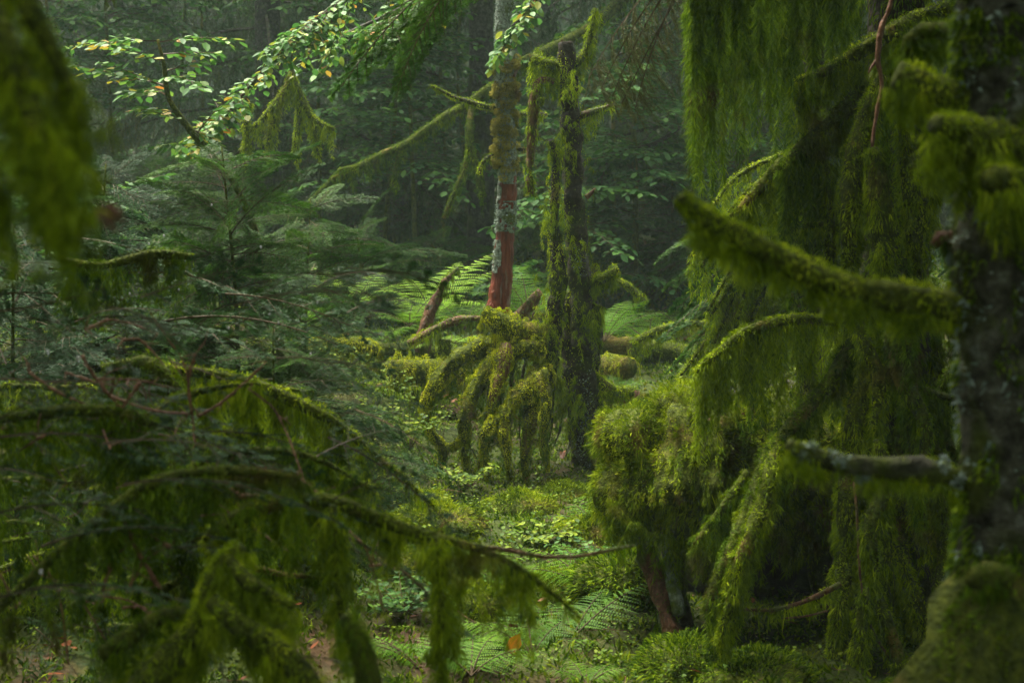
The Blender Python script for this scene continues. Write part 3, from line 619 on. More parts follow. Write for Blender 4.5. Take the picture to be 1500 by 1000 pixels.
# little plants and single leaves
def shrub(label, px, py, Yd, h, n, lf, mt='bilberry', spread=.16, group=None):
    b = P(px, py, Yd); o = thing('leafy_shrub', label, 'shrub', b, group); w = MB(); lv = MB()
    p0 = np.tile(b, (n, 1)); d = rand_unit(n) * [1, 1, .2]; p2 = p0 + d * spread + UP * rng.uniform(.5, 1, (n, 1)) * h; p1 = (p0 + p2) / 2 + UP * .25 * h
    bez_ribbon(w, p0, p1, p2, .004, 0, 4)
    k = 12; t = np.tile(np.linspace(.3, 1, k), n)[:, None]; rp = lambda q: np.repeat(q, k, 0)
    root = bez(rp(p0), rp(p1), rp(p2), t); dd = unit(np.cross(beztan(rp(p0), rp(p1), rp(p2), t), UP)) * np.where(np.arange(n * k) % 2, 1, -1)[:, None] + rand_unit(n * k) * .5
    leaves(lv, root, dd, UP + rand_unit(n * k) * .5, lf * rng.uniform(.7, 1.2, n * k), 1.2)
    w.build('stem', [M['twig']], o); lv.build('foliage', [M[mt]], o)
shrub('little bright yellow-green shrub in front of the drooping mossy limbs', 690, 715, 8.3, .12, 12, .03)
shrub('young shrub with pale leaves on the bilberry mound, left of the drooping limbs', 600, 660, 8.6, .2, 14, .03)
shrub('round-leaved sprout beside the bare red wood', 768, 410, 11.8, .14, 6, .055, 'beech_green')
for px, py, Yd, h_, lab in [(560, 800, 7.0, .12, 'low leafy bush in the dim hollow behind the long mossy bough'), (640, 770, 7.4, .10, 'low leafy bush below the bright little shrub'), (700, 840, 6.8, .10, 'leafy tuft in the middle of the mossy floor'), (800, 800, 7.0, .10, 'leafy tuft between the fern pair and the floor'),
        (590, 900, 6.0, .12, 'leafy tuft behind the hanging moss strand near the bottom'), (870, 830, 6.6, .10, 'leafy tuft at the left foot of the shaggy stump'), (900, 640, 9.0, .14, 'leafy bush right of the snag foot'), (540, 640, 8.8, .18, 'taller bush on the bilberry mound by the young fir')]:
    shrub(lab, px, py, Yd, h_, 26, .026, 'beech_green' if px % 20 else 'bilberry', .2, 'small leafy plants on the forest floor')
for k, (px, py, Yd, s, lab) in enumerate([(735, 800, 7.4, .085, 'single orange leaf standing upright in the moss below the shrub'), (720, 888, 6.3, .07, 'orange-red leaf lying in the middle of the mossy foreground'),
        (745, 958, 5.6, .08, 'large orange leaf lying at the bottom edge'), (760, 935, 5.8, .07, 'russet leaf beside the bottom edge fern'), (960, 655, 6.1, .07, 'wine-red leaf stuck in the hummock moss')]):
    mb = MB(); b = P(px, py, Yd); leaves(mb, np.array([b]), np.array([[.2 * (-1) ** k, .1, 1.0 if k == 0 else .35]]), np.array([[.3, -1, .6]]), s, 1.0)
    tag(mb.build('autumn_leaf', [M['litter' if k in (3, 4) else 'orange']]), lab, 'leaf')

# ------------------------------------------------------------------ broadleaf sprays (beech)
def beech_spray(wood, leaf, p0, dirv, L, droop=.25, nt=9, lf=.06, tw=.42, r0=.005, flat=.35):
    """flat layered spray of leaves on alternating side twigs"""
    d = unit(np.asarray(dirv, float)); s = unit(np.cross(d, UP)); n = np.cross(s, d)
    p2 = p0 + d * L + DOWN * droop * L; p1 = p0 + d * L * .5 + UP * .04 * L
    t = np.linspace(.15, .98, nt); q0 = bez(p0, p1, p2, t[:, None]); tn = beztan(p0, p1, p2, t[:, None])
    sg = np.where(np.arange(nt) % 2, 1, -1)[:, None]; ll = (L * tw * (1 - t * .75) * rng.uniform(.7, 1.2, nt))[:, None]
    q2 = q0 + unit(s * sg + tn * .8 + n * rng.normal(0, .15, (nt, 1))) * ll + DOWN * ll * rng.uniform(0, .3, (nt, 1)); q1 = (q0 + q2) / 2 + UP * .06 * ll
    bez_ribbon(wood, np.array([p0]), np.array([p1]), np.array([p2]), r0 * 2, 0, 6); bez_ribbon(wood, q0, q1, q2, r0 * .9, 0, 3)
    Q0 = np.vstack([q0, [p0]]); Q1 = np.vstack([q1, [p1]]); Q2 = np.vstack([q2, [p2]]); Ls = np.append(ll[:, 0], L)
    for a, b, c, l in zip(Q0, Q1, Q2, Ls):
        k = max(2, int(l / (lf * .48))); tt = np.linspace(.2, 1, k)[:, None] + rng.normal(0, .02, (k, 1)); tt = tt.clip(0, 1)
        T = beztan(a, b, c, tt); sd = unit(np.cross(T, UP)) * np.where(np.arange(k) % 2, 1, -1)[:, None]
        sd[-1] *= .1
        dd = sd + T * .7 + rand_unit(k) * flat * .8 + DOWN * .15
        leaves(leaf, bez(a, b, c, tt), dd, UP + rand_unit(k) * flat * 1.3, lf * rng.uniform(.65, 1.15, k), 1.05, 0, rng.beta(1.4, 2.2, k))
def beech(name, label, cat, base, stem, sprays, leafmat='beech', lf=.06, group=None, moss=True):
    o = thing(name, label, cat, base, group); w = MB(); lv = MB(); tr = MB()
    tube(tr, stem, None, 8, .08, .1)
    for sp in sprays: beech_spray(w, lv, *sp[:3], lf=lf, **(sp[3] if len(sp) > 3 else {}))
    a = tr.build('trunk', [M['moss_core'] if moss else M['wood_dark']], o)
    w.build('twigs', [M['twig']], o); lv.build('foliage', [M[leafmat]], o)
    return o
Yb = 8.6
st_ = path(Yb, (420, 560, .5, 8), (380, 360, .4, 6), (335, 255, .2, 5), (300, 216, 0, 5), (270, 180, 0, 5), (250, 150, 0, 4), (243, 125, 0, 4), (240, 95, 0, 3), (231, 58, 0, 2.2))
def sray(px, py, qx, qy, dy=0., Yd=Yb, dyb=0, **kw):
    a, b = P(px, py, Yd + dyb), P(qx, qy, Yd + dyb + dy); return (a, b - a, float(np.linalg.norm(b - a)), kw)
ss = [sray(232, 60, 98, 66, .1, droop=.02, nt=13), sray(234, 62, 342, 52, -.1, droop=.05, nt=11), sray(236, 80, 320, 78, .1, droop=.0), sray(238, 90, 160, 70, -.2, droop=-.05),
      sray(243, 125, 104, 104, .1, droop=-.06, nt=13), sray(243, 128, 150, 92, -.1, droop=.0), sray(240, 105, 308, 88, .1, droop=.05), sray(245, 140, 190, 112, .3), sray(243, 118, 290, 100, -.3),
      sray(262, 165, 200, 158, .2, droop=.0, nt=6), sray(268, 178, 210, 160, -.1, droop=0., nt=6), sray(285, 200, 345, 130, .2, droop=0), sray(300, 216, 235, 205, .1, droop=.1), sray(280, 190, 320, 200, 0)]
beech('beech_sapling', 'slim young beech with thin crooked stem and flat layers of pale leaves', 'sapling', (st_[0][0], st_[0][1], float(ground(st_[0][0], st_[0][1]))), st_, ss, lf=.058)
# long beech boughs hanging in from the top, left of centre
def bigbough(name, label, pts, Yd, lf=.055, n=22, L=.45, leafmat='beech', spread=1.0, dz=-.2, dens=None):
    c = spline(path(Yd, *pts), 60); o = thing(name, label, 'branch', c[0, :3]); w = MB(); lv = MB(); q = MB()
    tube(q, c[::4], None, 7, .1, .1)
    for k in range(n):
        i = int(rng.uniform(4, 59)); a = rng.uniform(-2.0, 2.0) if k % 2 else rng.uniform(1.1, 5.1)
        T = unit(c[min(i + 1, 59), :3] - c[i - 1, :3]); s = unit(np.cross(T, UP)) * (1 if k % 2 else -1)
        d = T * rng.uniform(.5, 1.0) + s * rng.uniform(.4, 1.) * spread + UP * rng.normal(dz, .12)
        beech_spray(w, lv, c[i, :3], d, L * rng.uniform(.5, 1.1) * (1 - .4 * i / 60), rng.uniform(0, .25), 7, lf)
    q.build('bough', [M['wood_dark']], o); w.build('twigs', [M['twig']], o); lv.build('foliage', [M[leafmat]], o); return o
bigbough('beech_bough', 'long beech bough with small leaves slanting down left from the top edge', [(560, -60, 0, 5), (500, 0, 0, 4), (440, 50, 0, 3.5), (390, 100, 0, 3), (345, 150, 0, 2), (300, 190, 0, 1)], 9.0, .05, 34, .5, dz=-.1)
bigbough('beech_bough', 'leafy beech bough across the top, just left of the dead spruce', [(700, -90, .3, 6), (640, -30, .3, 5), (590, 10, .2, 4), (540, 35, 0, 3), (480, 60, 0, 2)], 10.0, .058, 26, .55)
bigbough('beech_bough', 'beech bough with yellowing leaves at the very top behind the spruce twigs', [(860, -70, 0, 5), (800, -20, 0, 4), (770, 20, 0, 3), (745, 45, 0, 2)], 9.6, .055, 12, .35)
bigbough('beech_bough', 'thin beech twig with round leaves right of the snag, hanging low', [(1100, 130, .6, 5), (1020, 170, .3, 4), (960, 210, 0, 3), (900, 225, 0, 2), (880, 260, 0, 1)], 13.0, .065, 20, .4, 'beech_green')

# understory beeches further back
def young_beech(label, px, pyb, Yd, h, n, leafmat='beech_green', lf=.075, lean=0., group='young beeches behind the clearing', L=.9):
    b = P(px, pyb, Yd); b[2] = float(ground(b[0], b[1])); top = b + np.array([lean, rng.normal(0, .2), h])
    mid = (b + top) / 2 + rng.normal(0, .12, 3)
    st = np.array([[*b, .02], [*mid, .014], [*top, .005]]); sp = []
    c = spline(st, 40)
    for k in range(n):
        i = int(rng.uniform(8, 39)); a = rng.uniform(0, 6.28)
        sp.append((c[i, :3], (math.cos(a), math.sin(a), rng.uniform(-.1, .35)), L * rng.uniform(.6, 1.2) * (1.15 - i / 70), dict(nt=11, droop=rng.uniform(0, .3))))
    beech('young_beech', label, 'tree', b, st, sp, leafmat, lf, group)
for a in [('young beech with bright green leaves behind the snag top', 900, 430, 14.5, 4.4, 46), ('leafy young beech left of the dead spruce, behind the arched branch', 610, 420, 14, 3.6, 44),
          ('young beech glowing green high behind the right shoulder of the snag', 990, 420, 17, 5.5, 52), ('small beech between the dead spruce and grey trunk, low leaves', 700, 420, 15.5, 3.4, 26),
          ('young beech in the mist behind the slim beech sapling', 300, 400, 19, 5, 40), ('broad-leaved sapling at the back of the left edge', 60, 420, 15, 3.4, 40),
          ('young beech seen between the curtains of moss near the top right', 1270, 430, 14, 5.0, 46), ('leafy beech in the gap below the arched mossy branch', 560, 430, 18, 4.5, 36),
          ('pale misty beech just right of the grey trunk', 800, 420, 21, 6.0, 46), ('low spreading beech seedling behind the long dark log', 930, 470, 13, 1.3, 16),
          ('low beech seedling behind the fir twigs at far left', 45, 520, 9.5, 1.2, 22), ('tall beech sapling leaning over the top left corner mist', 430, 400, 22, 7, 40),
          ('leafy beech filling the gap between the slim sapling and the top left corner', 170, 400, 15, 4.6, 52), ('beech with drooping leaves directly left of the grey trunk', 660, 410, 16.5, 4.6, 54), ('beech high between the snag and the moss curtain, nearer one', 930, 420, 13.5, 4.2, 54), ('beech at the back right of the snag, further one', 1010, 400, 16, 5, 50),
          ('beech behind the overhanging fir twigs, top centre', 560, 400, 14.5, 4.4, 46), ('misty beech over the tall fir crown on the left', 250, 400, 17, 5, 50), ('beech above the large lime-green fern', 470, 415, 15.5, 4.3, 44), ('small beech by the foot of the bare-trunked spruce', 870, 425, 12.5, 2.0, 26)]:
    young_beech(*a)

# ------------------------------------------------------------------ conifers
def fir_template(L, seed, blade=.0034, nl=.021, nt=14, per=26, droop=.18):
    """flat fir bough along +x: axis, two ranks of side twigs, short second twigs, needles parted in a plane"""
    global rng
    keep = rng; rng = np.random.default_rng(seed); w = MB(); nd = MB()
    a0, a2 = np.zeros(3), np.array([L, 0, -droop * L]); a1 = np.array([L * .5, 0, .05 * L])
    bez_ribbon(w, a0[None], a1[None], a2[None], .012 * L + .003, 0, 8)
    t = np.linspace(.12, .97, nt * 2); q0 = bez(a0, a1, a2, t[:, None]); T = beztan(a0, a1, a2, t[:, None])
    sg = np.where(np.arange(nt * 2) % 2, 1, -1)[:, None]; ln = (L * .42 * (1 - t * .8) * rng.uniform(.7, 1.15, nt * 2))[:, None]
    d = unit(T * 1.0 + np.array([0, 1.0, 0]) * sg * 1.15 + rng.normal(0, .09, (nt * 2, 3)))
    q2 = q0 + d * ln + DOWN * ln * .14; q1 = (q0 + q2) / 2 + UP * ln * .05
    bez_ribbon(w, q0, q1, q2, .0045, 0, 3)
    # second twigs
    m2 = 3; tt = np.tile(np.array([.35, .58, .78]), nt * 2)[:, None]; rp = lambda q: np.repeat(q, m2, 0)
    s0 = bez(rp(q0), rp(q1), rp(q2), tt); ST = beztan(rp(q0), rp(q1), rp(q2), tt); zz = np.where(np.arange(len(s0)) % 2, 1, -1)[:, None]
    sd = unit(ST + np.cross(ST, UP) * zz * .9 + rng.normal(0, .1, ST.shape)); sl = rp(ln) * .38 * rng.uniform(.6, 1.1, (len(s0), 1))
    s2 = s0 + sd * sl + DOWN * sl * .1; s1 = (s0 + s2) / 2
    nrm = lambda k: unit(np.tile(UP, (k, 1)) + rng.normal(0, .15, (k, 3)))
    twig_needles(nd, a0[None], a1[None], a2[None], int(L / .004), nl, blade, 'flat', nrm(1), .35)
    twig_needles(nd, q0, q1, q2, per * 2, nl, blade, 'flat', nrm(len(q0)), .35)
    twig_needles(nd, s0, s1, s2, per, nl, blade, 'flat', nrm(len(s0)), .35)
    rng = keep; return w.data(), nd.data()
def spruce_template(L, seed, hang=.35, nt=26, per=26, blade=.004, nl=.022, moss=0.0):
    """arching spruce bough along +x with hanging side twigs like a comb"""
    global rng
    keep = rng; rng = np.random.default_rng(seed); w = MB(); nd = MB()
    a0, a1, a2 = np.zeros(3), np.array([L * .5, 0, -.02 * L]), np.array([L, 0, -.34 * L])
    bez_ribbon(w, a0[None], a1[None], a2[None], .014 * L + .006, 0, 8)
    t = np.sort(rng.uniform(.08, 1, nt)); q0 = bez(a0, a1, a2, t[:, None]); T = beztan(a0, a1, a2, t[:, None])
    sg = np.where(np.arange(nt) % 2, 1, -1)[:, None]; out = (L * .22 * (1.1 - t) * rng.uniform(.5, 1.3, nt))[:, None]
    hg = (hang * rng.uniform(.4, 1.25, nt) * (1.15 - .5 * t))[:, None]
    q1 = q0 + T * out * .6 + np.array([0, 1.0, 0]) * sg * out + DOWN * hg * .15; q2 = q1 + DOWN * hg + T * out * .3 + rng.normal(0, .02, q0.shape)
    bez_ribbon(w, q0, q1, q2, .005, 0, 4)
    m2 = 4; tt = np.tile(np.linspace(.25, .8, m2), nt)[:, None]; rp = lambda q: np.repeat(q, m2, 0)
    s0 = bez(rp(q0), rp(q1), rp(q2), tt); sl = rp(hg) * .45 * rng.uniform(.5, 1.2, (len(s0), 1))
    s2 = s0 + unit(rand_unit(len(s0)) * [1, 1, .2]) * sl * .35 + DOWN * sl; s1 = (s0 + s2) / 2 + rand_unit(len(s0)) * sl * .1
    bez_ribbon(w, s0, s1, s2, .003, 0, 2)
    twig_needles(nd, a0[None], a1[None], a2[None], int(L / .006), nl, blade, 'round', None, .6)
    twig_needles(nd, q0, q1, q2, per * 2, nl, blade, 'round', None, .7, .4)
    twig_needles(nd, s0, s1, s2, per, nl, blade, 'round', None, .7, .4)
    rng = keep; return w.data(), nd.data()
FIR = [fir_template(.6, 21 + k) for k in range(4)]
FIRT = [fir_template(.6, 61 + k, blade=.0028, nt=6, per=24, droop=.3) for k in range(4)]
SPR = [spruce_template(1.5, 31 + k) for k in range(4)]
SPF = [spruce_template(2.4, 41 + k, hang=.6, nt=34, per=15, blade=.011, nl=.038) for k in range(4)]

# far spruces: one of each habit, then copies
def far_spruce(label, x, y, h, r, zlo, nb, base_r, group='tall spruces in the mist'):
    z0 = float(ground(x, y)); o = thing('spruce_tree', label, 'tree', (x, y, z0), group)
    tr = MB(); b = np.array([x, y, z0]); 
    tube(tr, np.array([[x, y, z0 - .2, base_r * 1.25], [x, y, z0 + .5, base_r], [x + .03, y, z0 + h * .5, base_r * .7], [x, y, z0 + h, .02]]), 90, 14, .06, .15)
    w, nd = MB(), MB()
    for k in range(nb):
        f = (k + .5) / nb; z = zlo + (h - zlo) * f ** 1.0; s = (1 - (z / h) ** 1.6) * r / 2.4 * rng.uniform(.7, 1.1) + .1
        Mx = yaw(k * 2.4 + rng.normal(0, .3)) @ pitch(rng.normal(.12, .12) - f * .3) * s; q = SPF[k % 4]; lc = b + [0, 0, z]; j = rng.normal(0, .15)
        w.put(q[0], Mx, lc); nd.put(q[1], Mx, lc, j)
    tr.build('trunk', [M['bark_grey']], o); w.build('branches', [M['wood_dark']], o); nd.build('crown', [M['needle_far']], o); return o
protoA = far_spruce('dark spruce with drooping boughs behind the long beech bough, left of centre', -2.35, 16.5, 12, 2.6, .6, 78, .13)
protoB = far_spruce('tall grey trunked spruce behind the dead spruce, bare low trunk', -.27, 14.6, 14, 2.8, 3.6, 36, .115)
protoC = far_spruce('broad low-branched spruce in the dark right of the snag', 2.3, 15.5, 11, 2.8, .4, 74, .14)
def far_copy(src, label, x, y, s=1.0, rz=0.0):
    o = copy_tree(src); o['label'] = label; o.location = (x, y, float(ground(x, y))); o.scale = (s, s, s * 1.05); o.rotation_euler.z = rz; return o
X_ = lambda px, Yd: (px - 750) * K * Yd
for src, lab, px, Yd, s, rz in [
    (protoA, 'misty spruce far at the left, next to the slim beech sapling', 175, 24, 1.1, 1.0), (protoA, 'faint spruce deep in the mist near the top left corner', 30, 32, 1.2, 2.0),
    (protoC, 'spruce behind the left edge curtain of moss', -40, 19, 1.0, 0.5), (protoB, 'thin misty trunk between the slim sapling and the long beech bough', 330, 30, 1.2, 2.5),
    (protoA, 'spruce standing right behind the dark spruce left of centre', 430, 22, 1.1, 3.0), (protoC, 'spruce filling the dark gap above the arched mossy branch', 585, 21, 1.1, 4.0),
    (protoA, 'spruce deep behind the snag', 800, 27, 1.2, 5.0), (protoB, 'bare-trunked spruce in the mist right of the snag', 905, 24, 1.1, 1.2), (protoC, 'second dark spruce right of the snag, half behind the moss curtain', 1060, 18.5, 1.0, 2.2),
    (protoA, 'spruce behind the moss curtains at upper right', 1190, 21, 1.1, 0.3), (protoC, 'spruce behind the blurred trunk at the right edge', 1380, 19, 1.1, 1.3), (protoA, 'far misty spruce beyond the right shoulder of the snag', 980, 33, 1.3, 3.3),
    (protoB, 'far misty spruce at the left of the grey trunk', 640, 35, 1.3, 2.0), (protoA, 'distant spruce at the far right edge', 1500, 30, 1.2, 4.0), (protoC, 'distant spruce between the mist gaps at upper left', 100, 38, 1.3, 4.4),
    (protoC, 'distant spruce straight behind the dark spruce', 510, 40, 1.4, .4), (protoA, 'distant spruce deep behind the grey trunk', 745, 42, 1.5, 1.4), (protoC, 'distant spruce behind the moss curtain', 1130, 38, 1.4, 2.9), (protoC, 'distant spruce between the slim sapling and the far left', 290, 44, 1.5, 2.1)]:
    far_copy(src, lab, X_(px, Yd), Yd, s, rz)
# the wood beyond, one mass
mb = MB(); wd = MB()
for k in range(70):
    x, y = rng.uniform(-30, 30), rng.uniform(48, 66); z0 = float(ground(x, y)); h = rng.uniform(10, 15)
    tube(wd, np.array([[x, y, z0 - .2, .2], [x, y, z0 + h * .5, .14], [x, y, z0 + h, .02]]), 6, 6, 0, .2)
    n = 1300; t = rng.random(n) ** .8; an = rng.uniform(0, 6.28, n); rad = (1 - t) * 3.2 * np.sqrt(rng.random(n)) + .1
    root = np.stack([x + np.cos(an) * rad, y + np.sin(an) * rad, z0 + .5 + t * (h - .5)], 1)
    blades(mb, root, np.stack([np.cos(an) * .6, np.sin(an) * .6, -1 + 0 * an], 1), rng.uniform(.3, .9, n), .16, .3, 2)
o = mb.build('distant_wood', M['needle_far']); tag(o, 'far-off spruce wood that closes the view in the mist', 'wood', kind='stuff')
o = wd.build('distant_trunks', M['wood_dark']); tag(o, 'far-off trunks of the spruce wood in the mist', 'wood', kind='stuff')

mb = MB()  # loose foliage blades out of view, added to block skylight and shade the foreground
def mass(n, fx, fy, fz, L=.5, w=.14):
    root = np.stack([fx(n), fy(n), fz(n)], 1); blades(mb, root, rand_unit(n) * [1, 1, .5] + DOWN * .6, rng.uniform(.5, 1.2, n) * L, w, .3, 2)
U_ = lambda a, b: (lambda n: rng.uniform(a, b, n))
mass(11000, U_(-14, 14), U_(-13, -3), lambda n: rng.uniform(0, 9, n)); mass(9500, U_(-14, -3.4), U_(-3, 5.5), lambda n: rng.uniform(0.2, 9, n)); mass(9500, U_(3.2, 14), U_(-3, 6.5), lambda n: rng.uniform(0.2, 9, n))
mass(2300, U_(-4, 4), U_(-3, 5.4), lambda n: rng.uniform(5.0, 8, n)); mass(7000, U_(-14, -5.2), U_(5.5, 13), lambda n: rng.uniform(.5, 9, n)); mass(7000, U_(5.0, 14), U_(6.5, 13), lambda n: rng.uniform(.5, 9, n))
mass(9000, U_(-10, 10), U_(15, 30), lambda n: rng.uniform(6.5, 10, n))
mass(1300, U_(-4, -.5), U_(1.5, 5.4), lambda n: rng.uniform(3.2, 5, n), .35, .1); mass(1300, U_(1.0, 4), U_(4.4, 6.6), lambda n: rng.uniform(3.3, 5, n), .35, .1)
tag(mb.build('unseen_shade_foliage', M['needle_far']), 'unseen loose spruce foliage added round and above the viewer to shade the foreground', 'wood', kind='stuff')
# the great mossy branch that leans across the back, and its hanging side branches
def free_branch(name, label, cat, Yd, pts, sides_=(), core='moss_core', mossm='moss', group=None, **kw):
    pt = path(Yd, *pts); o = thing(name, label, cat, pt[0, :3], group); c_ = MB(); q_ = MB(); limb(c_, q_, pt, **kw)
    a = c_.build('bough', [M[core]], o); 
    if q_.n: q_.build('moss', [M[mossm]], a)
    for sp_ in sides_:
        c_ = MB(); q_ = MB(); k2 = dict(kw); k2.update(sp_[1] if len(sp_) > 1 else {}); limb(c_, q_, path(Yd, *sp_[0]), **k2); a = c_.build('side_branch', [M[core]], o)
        if q_.n: q_.build('moss', [M[mossm]], a)
    return o
free_branch('leaning_branch', 'long mossy bough leaning across the back from the top edge down to the left', 'branch', 12.5,
    [(950, -40, .6, 11), (900, 10, .5, 9), (858, 45, .3, 8), (800, 74, 0, 7), (762, 92, 0, 5), (738, 118, 0, 5), (715, 132, 0, 7), (680, 156, 0, 6.5), (645, 176, 0, 6.5), (600, 208, 0, 6), (560, 227, 0, 5.5), (520, 248, 0, 5), (490, 262, 0, 4.5), (455, 295, 0, 3)],
    [([(868, 30, .2, 6), (869, 60, .1, 5), (858, 85, 0, 4), (850, 100, 0, 3)],), ([(690, 152, 0, 5), (688, 190, -.1, 5), (690, 225, -.1, 6), (700, 255, -.1, 5), (708, 290, -.1, 4)],),
     ([(686, 228, 0, 4), (678, 255, 0, 4), (665, 285, 0, 4), (650, 320, 0, 3)],), ([(585, 215, 0, 3), (580, 245, 0, 3), (575, 275, 0, 2)],), ([(545, 238, 0, 4), (520, 245, 0, 4), (495, 250, 0, 3)],), ([(806, 80, 0, 4), (802, 100, 0, 3), (806, 118, 0, 2)],)],
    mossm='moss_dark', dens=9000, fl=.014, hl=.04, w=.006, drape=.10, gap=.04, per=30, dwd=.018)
free_branch('mossy_hanging_branch', 'yellow-green mossy spruce twigs hanging beside the dark trunk, upper left of centre', 'branch', 11.5,
    [(428, 105, 0, 5), (420, 130, 0, 5), (405, 150, 0, 5), (385, 175, 0, 4), (365, 195, 0, 3)],
    [([(428, 110, 0, 4), (440, 140, 0, 5), (455, 170, 0, 5), (475, 185, 0, 4), (490, 190, 0, 3)],), ([(405, 150, 0, 4), (400, 180, 0, 4), (392, 215, 0, 3)],), ([(440, 140, 0, 4), (438, 175, 0, 4), (432, 225, 0, 3)],), ([(456, 170, 0, 4), (462, 195, 0, 4), (466, 228, 0, 3)],),
     ([(366, 150, 0, 3), (360, 175, 0, 5), (362, 200, 0, 4), (360, 222, 0, 2)],)], dens=9000, fl=.018, hl=.06, w=.006, drape=.13, gap=.02, per=34, dwd=.02)

# ------------------------------------------------------------------ fir saplings on the left
def boughs(o, lst, tmpl, mats, name='bough', base=.6):
    """each bough is a part: its wood, with the needles under it. lst: origin, azimuth, pitch, length, roll"""
    for (p, az, pt_, L, ro) in lst:
        k = int(rng.integers(0, len(tmpl))); w, nd = MB(), MB(); Mx = yaw(az) @ pitch(pt_) @ roll(ro) * (L / base)
        w.put(tmpl[k][0], Mx, p); nd.put(tmpl[k][1], Mx, p, rng.normal(0, .12))
        b = w.build(name, [mats[0]], o); nd.build('needles', [mats[1]], b)
def fir(label, stem, n, L0, mats, group, az_bias=None, f0=.1, cat='tree'):
    st = np.array(stem); o = thing('young_fir', label, cat, st[0, :3] , group); tr = MB(); tube(tr, st, 30, 9, .06, .05); tr.build('trunk', [M['moss_core']], o)
    c = spline(st, 60); lst = []
    for k in range(n):
        f = f0 + (1 - f0) * (k / n); i = int(f * 58); az = k * 2.4 + rng.normal(0, .25)
        if az_bias is not None and rng.random() < .6: az = rng.uniform(*az_bias)
        lst.append((c[i, :3], az, rng.normal(.0, .28) - .25 * f, L0 * (1.15 - f * .6) * rng.uniform(.45, 1.1), rng.normal(0, .5)))
    boughs(o, lst, FIR, mats); return o
def stemp(Yd, px, pyt, rr=5, lean=0):
    a = P(px, 600, Yd); a[2] = float(ground(a[0], a[1])) - .05; b = P(px + lean, pyt, Yd)
    return [[*a, rr * 1.2 * K * Yd], [*((a + b) / 2 + rng.normal(0, .03, 3)), rr * .7 * K * Yd], [*b, .003]]
gl = bpy.data.materials.new('water_drops'); gl.use_nodes = True; gp = gl.node_tree.nodes['Principled BSDF']; gp.inputs['Base Color'].default_value = (1, 1, 1, 1); gp.inputs['Roughness'].default_value = .05; gp.inputs['Transmission Weight'].default_value = .6; gp.inputs['IOR'].default_value = 1.33; gp.inputs['Specular IOR Level'].default_value = 1.0
def drops(o, pts):
    mb = MB()
    for p, r_ in pts: blob(mb, np.asarray(p), np.array([r_, r_, r_ * 1.2]), 10, 7, amp=0)
    mb.build('water_drops', [gl], o)['kind'] = 'stuff'
NG = (M['twig'], M['needle']); NB = (M['twig'], M['needle_blue'])
fir('young fir with dark glossy flat boughs, left of centre', stemp(6.8, 330, 215, 5, -5), 120, .64, NG, 'young firs on the left')
fir('young fir at the left behind the hanging moss, bluish boughs', stemp(7.4, 150, 240, 5, 5), 110, .70, NB, 'young firs on the left')
fir('shorter young fir reaching its twigs toward the lime ferns', stemp(7.8, 450, 290, 4, 5), 90, .56, NG, 'young firs on the left')
fir('small fir low in front of the bilberry mound, left of centre', stemp(6.2, 400, 480, 4, 0), 36, .36, NG, 'young firs on the left')
fir('dim young fir at the left edge', stemp(6.4, 20, 330, 5, 0), 60, .66, NB, 'young firs on the left')
fir('feathery fir right of the snag in the background gloom', stemp(13.2, 985, 250, 5, 0), 34, .95, NG, 'firs in the background')
fir('young fir under the end of the leaning mossy bough', stemp(12.6, 520, 330, 5, 0), 34, .9, NG, 'firs in the background')
fsrc = bpy.data.objects[[o.name for o in COL.objects if o.name.startswith('young_fir')][-1]]
for px, Yd, s_, rz, lab in [(230, 14, 1.1, 1, 'bushy fir behind the slim beech sapling stem'), (350, 13, 1.0, 2.2, 'bushy fir under the mossy hanging twigs, upper left of centre'), (90, 13, 1.15, 3.1, 'bushy fir behind the blurred top left branch'), (575, 16, 1.2, 4, 'fir in the gap between the leaning bough and the lime ferns'),
        (690, 18, 1.2, .6, 'fir behind the grey trunk foot'), (850, 15, 1.0, 5, 'fir in the gloom directly behind the snag'), (1080, 13, 1.3, 1.9, 'bushy fir behind the mossy drooping twigs right of the snag'), (1180, 14, 1.4, 2.7, 'bushy fir behind the old spruce'), (440, 17, 1.5, 3.9, 'fir behind the dark spruce left of centre'), (-20, 16, 1.5, .9, 'fir at the far left edge in the mist'), (930, 19, 1.5, 2.4, 'fir in the mist right of the snag')]:
    far_copy(fsrc, lab, X_(px, Yd), Yd, s_, rz)
fir('young fir in the gloom under the leaning bough, left of the grey trunk', stemp(13.5, 630, 350, 4, 0), 26, .75, NG, 'firs in the background')

# ================================================================== foreground, right
def branch_on(t, Yd, pts, core='moss_core', mossm='moss_dark', name='branch', lab=None, **kw):
    kw.setdefault('fl', .015); kw.setdefault('hl', .05); kw.setdefault('w', .004); kw.setdefault('dens', 12000)
    c_ = MB(); q_ = MB(); limb(c_, q_, path(Yd, *pts), **kw); o = c_.build(name, [M[core]], t)
    if lab: o['label'] = lab
    if q_.n: q_.build('moss', [M[mossm]], o)
    return o
def crown(t, x, y, zlo, zhi, nb, r, az=None):
    w, nd = MB(), MB()
    for k in range(nb):
        z = zlo + (zhi - zlo) * k / nb; s = r / 2.4 * (1 - .5 * k / nb) * rng.uniform(.8, 1.15); a = k * 2.4 if az is None else rng.uniform(*az)
        Mx = yaw(a) @ pitch(rng.normal(-.1, .1)) * s; q = SPF[k % 4]; w.put(q[0], Mx, np.array([x, y, z])); nd.put(q[1], Mx, np.array([x, y, z]))
    b = w.build('crown_branches', [M['wood_dark']], t); nd.build('crown', [M['needle_far']], b)
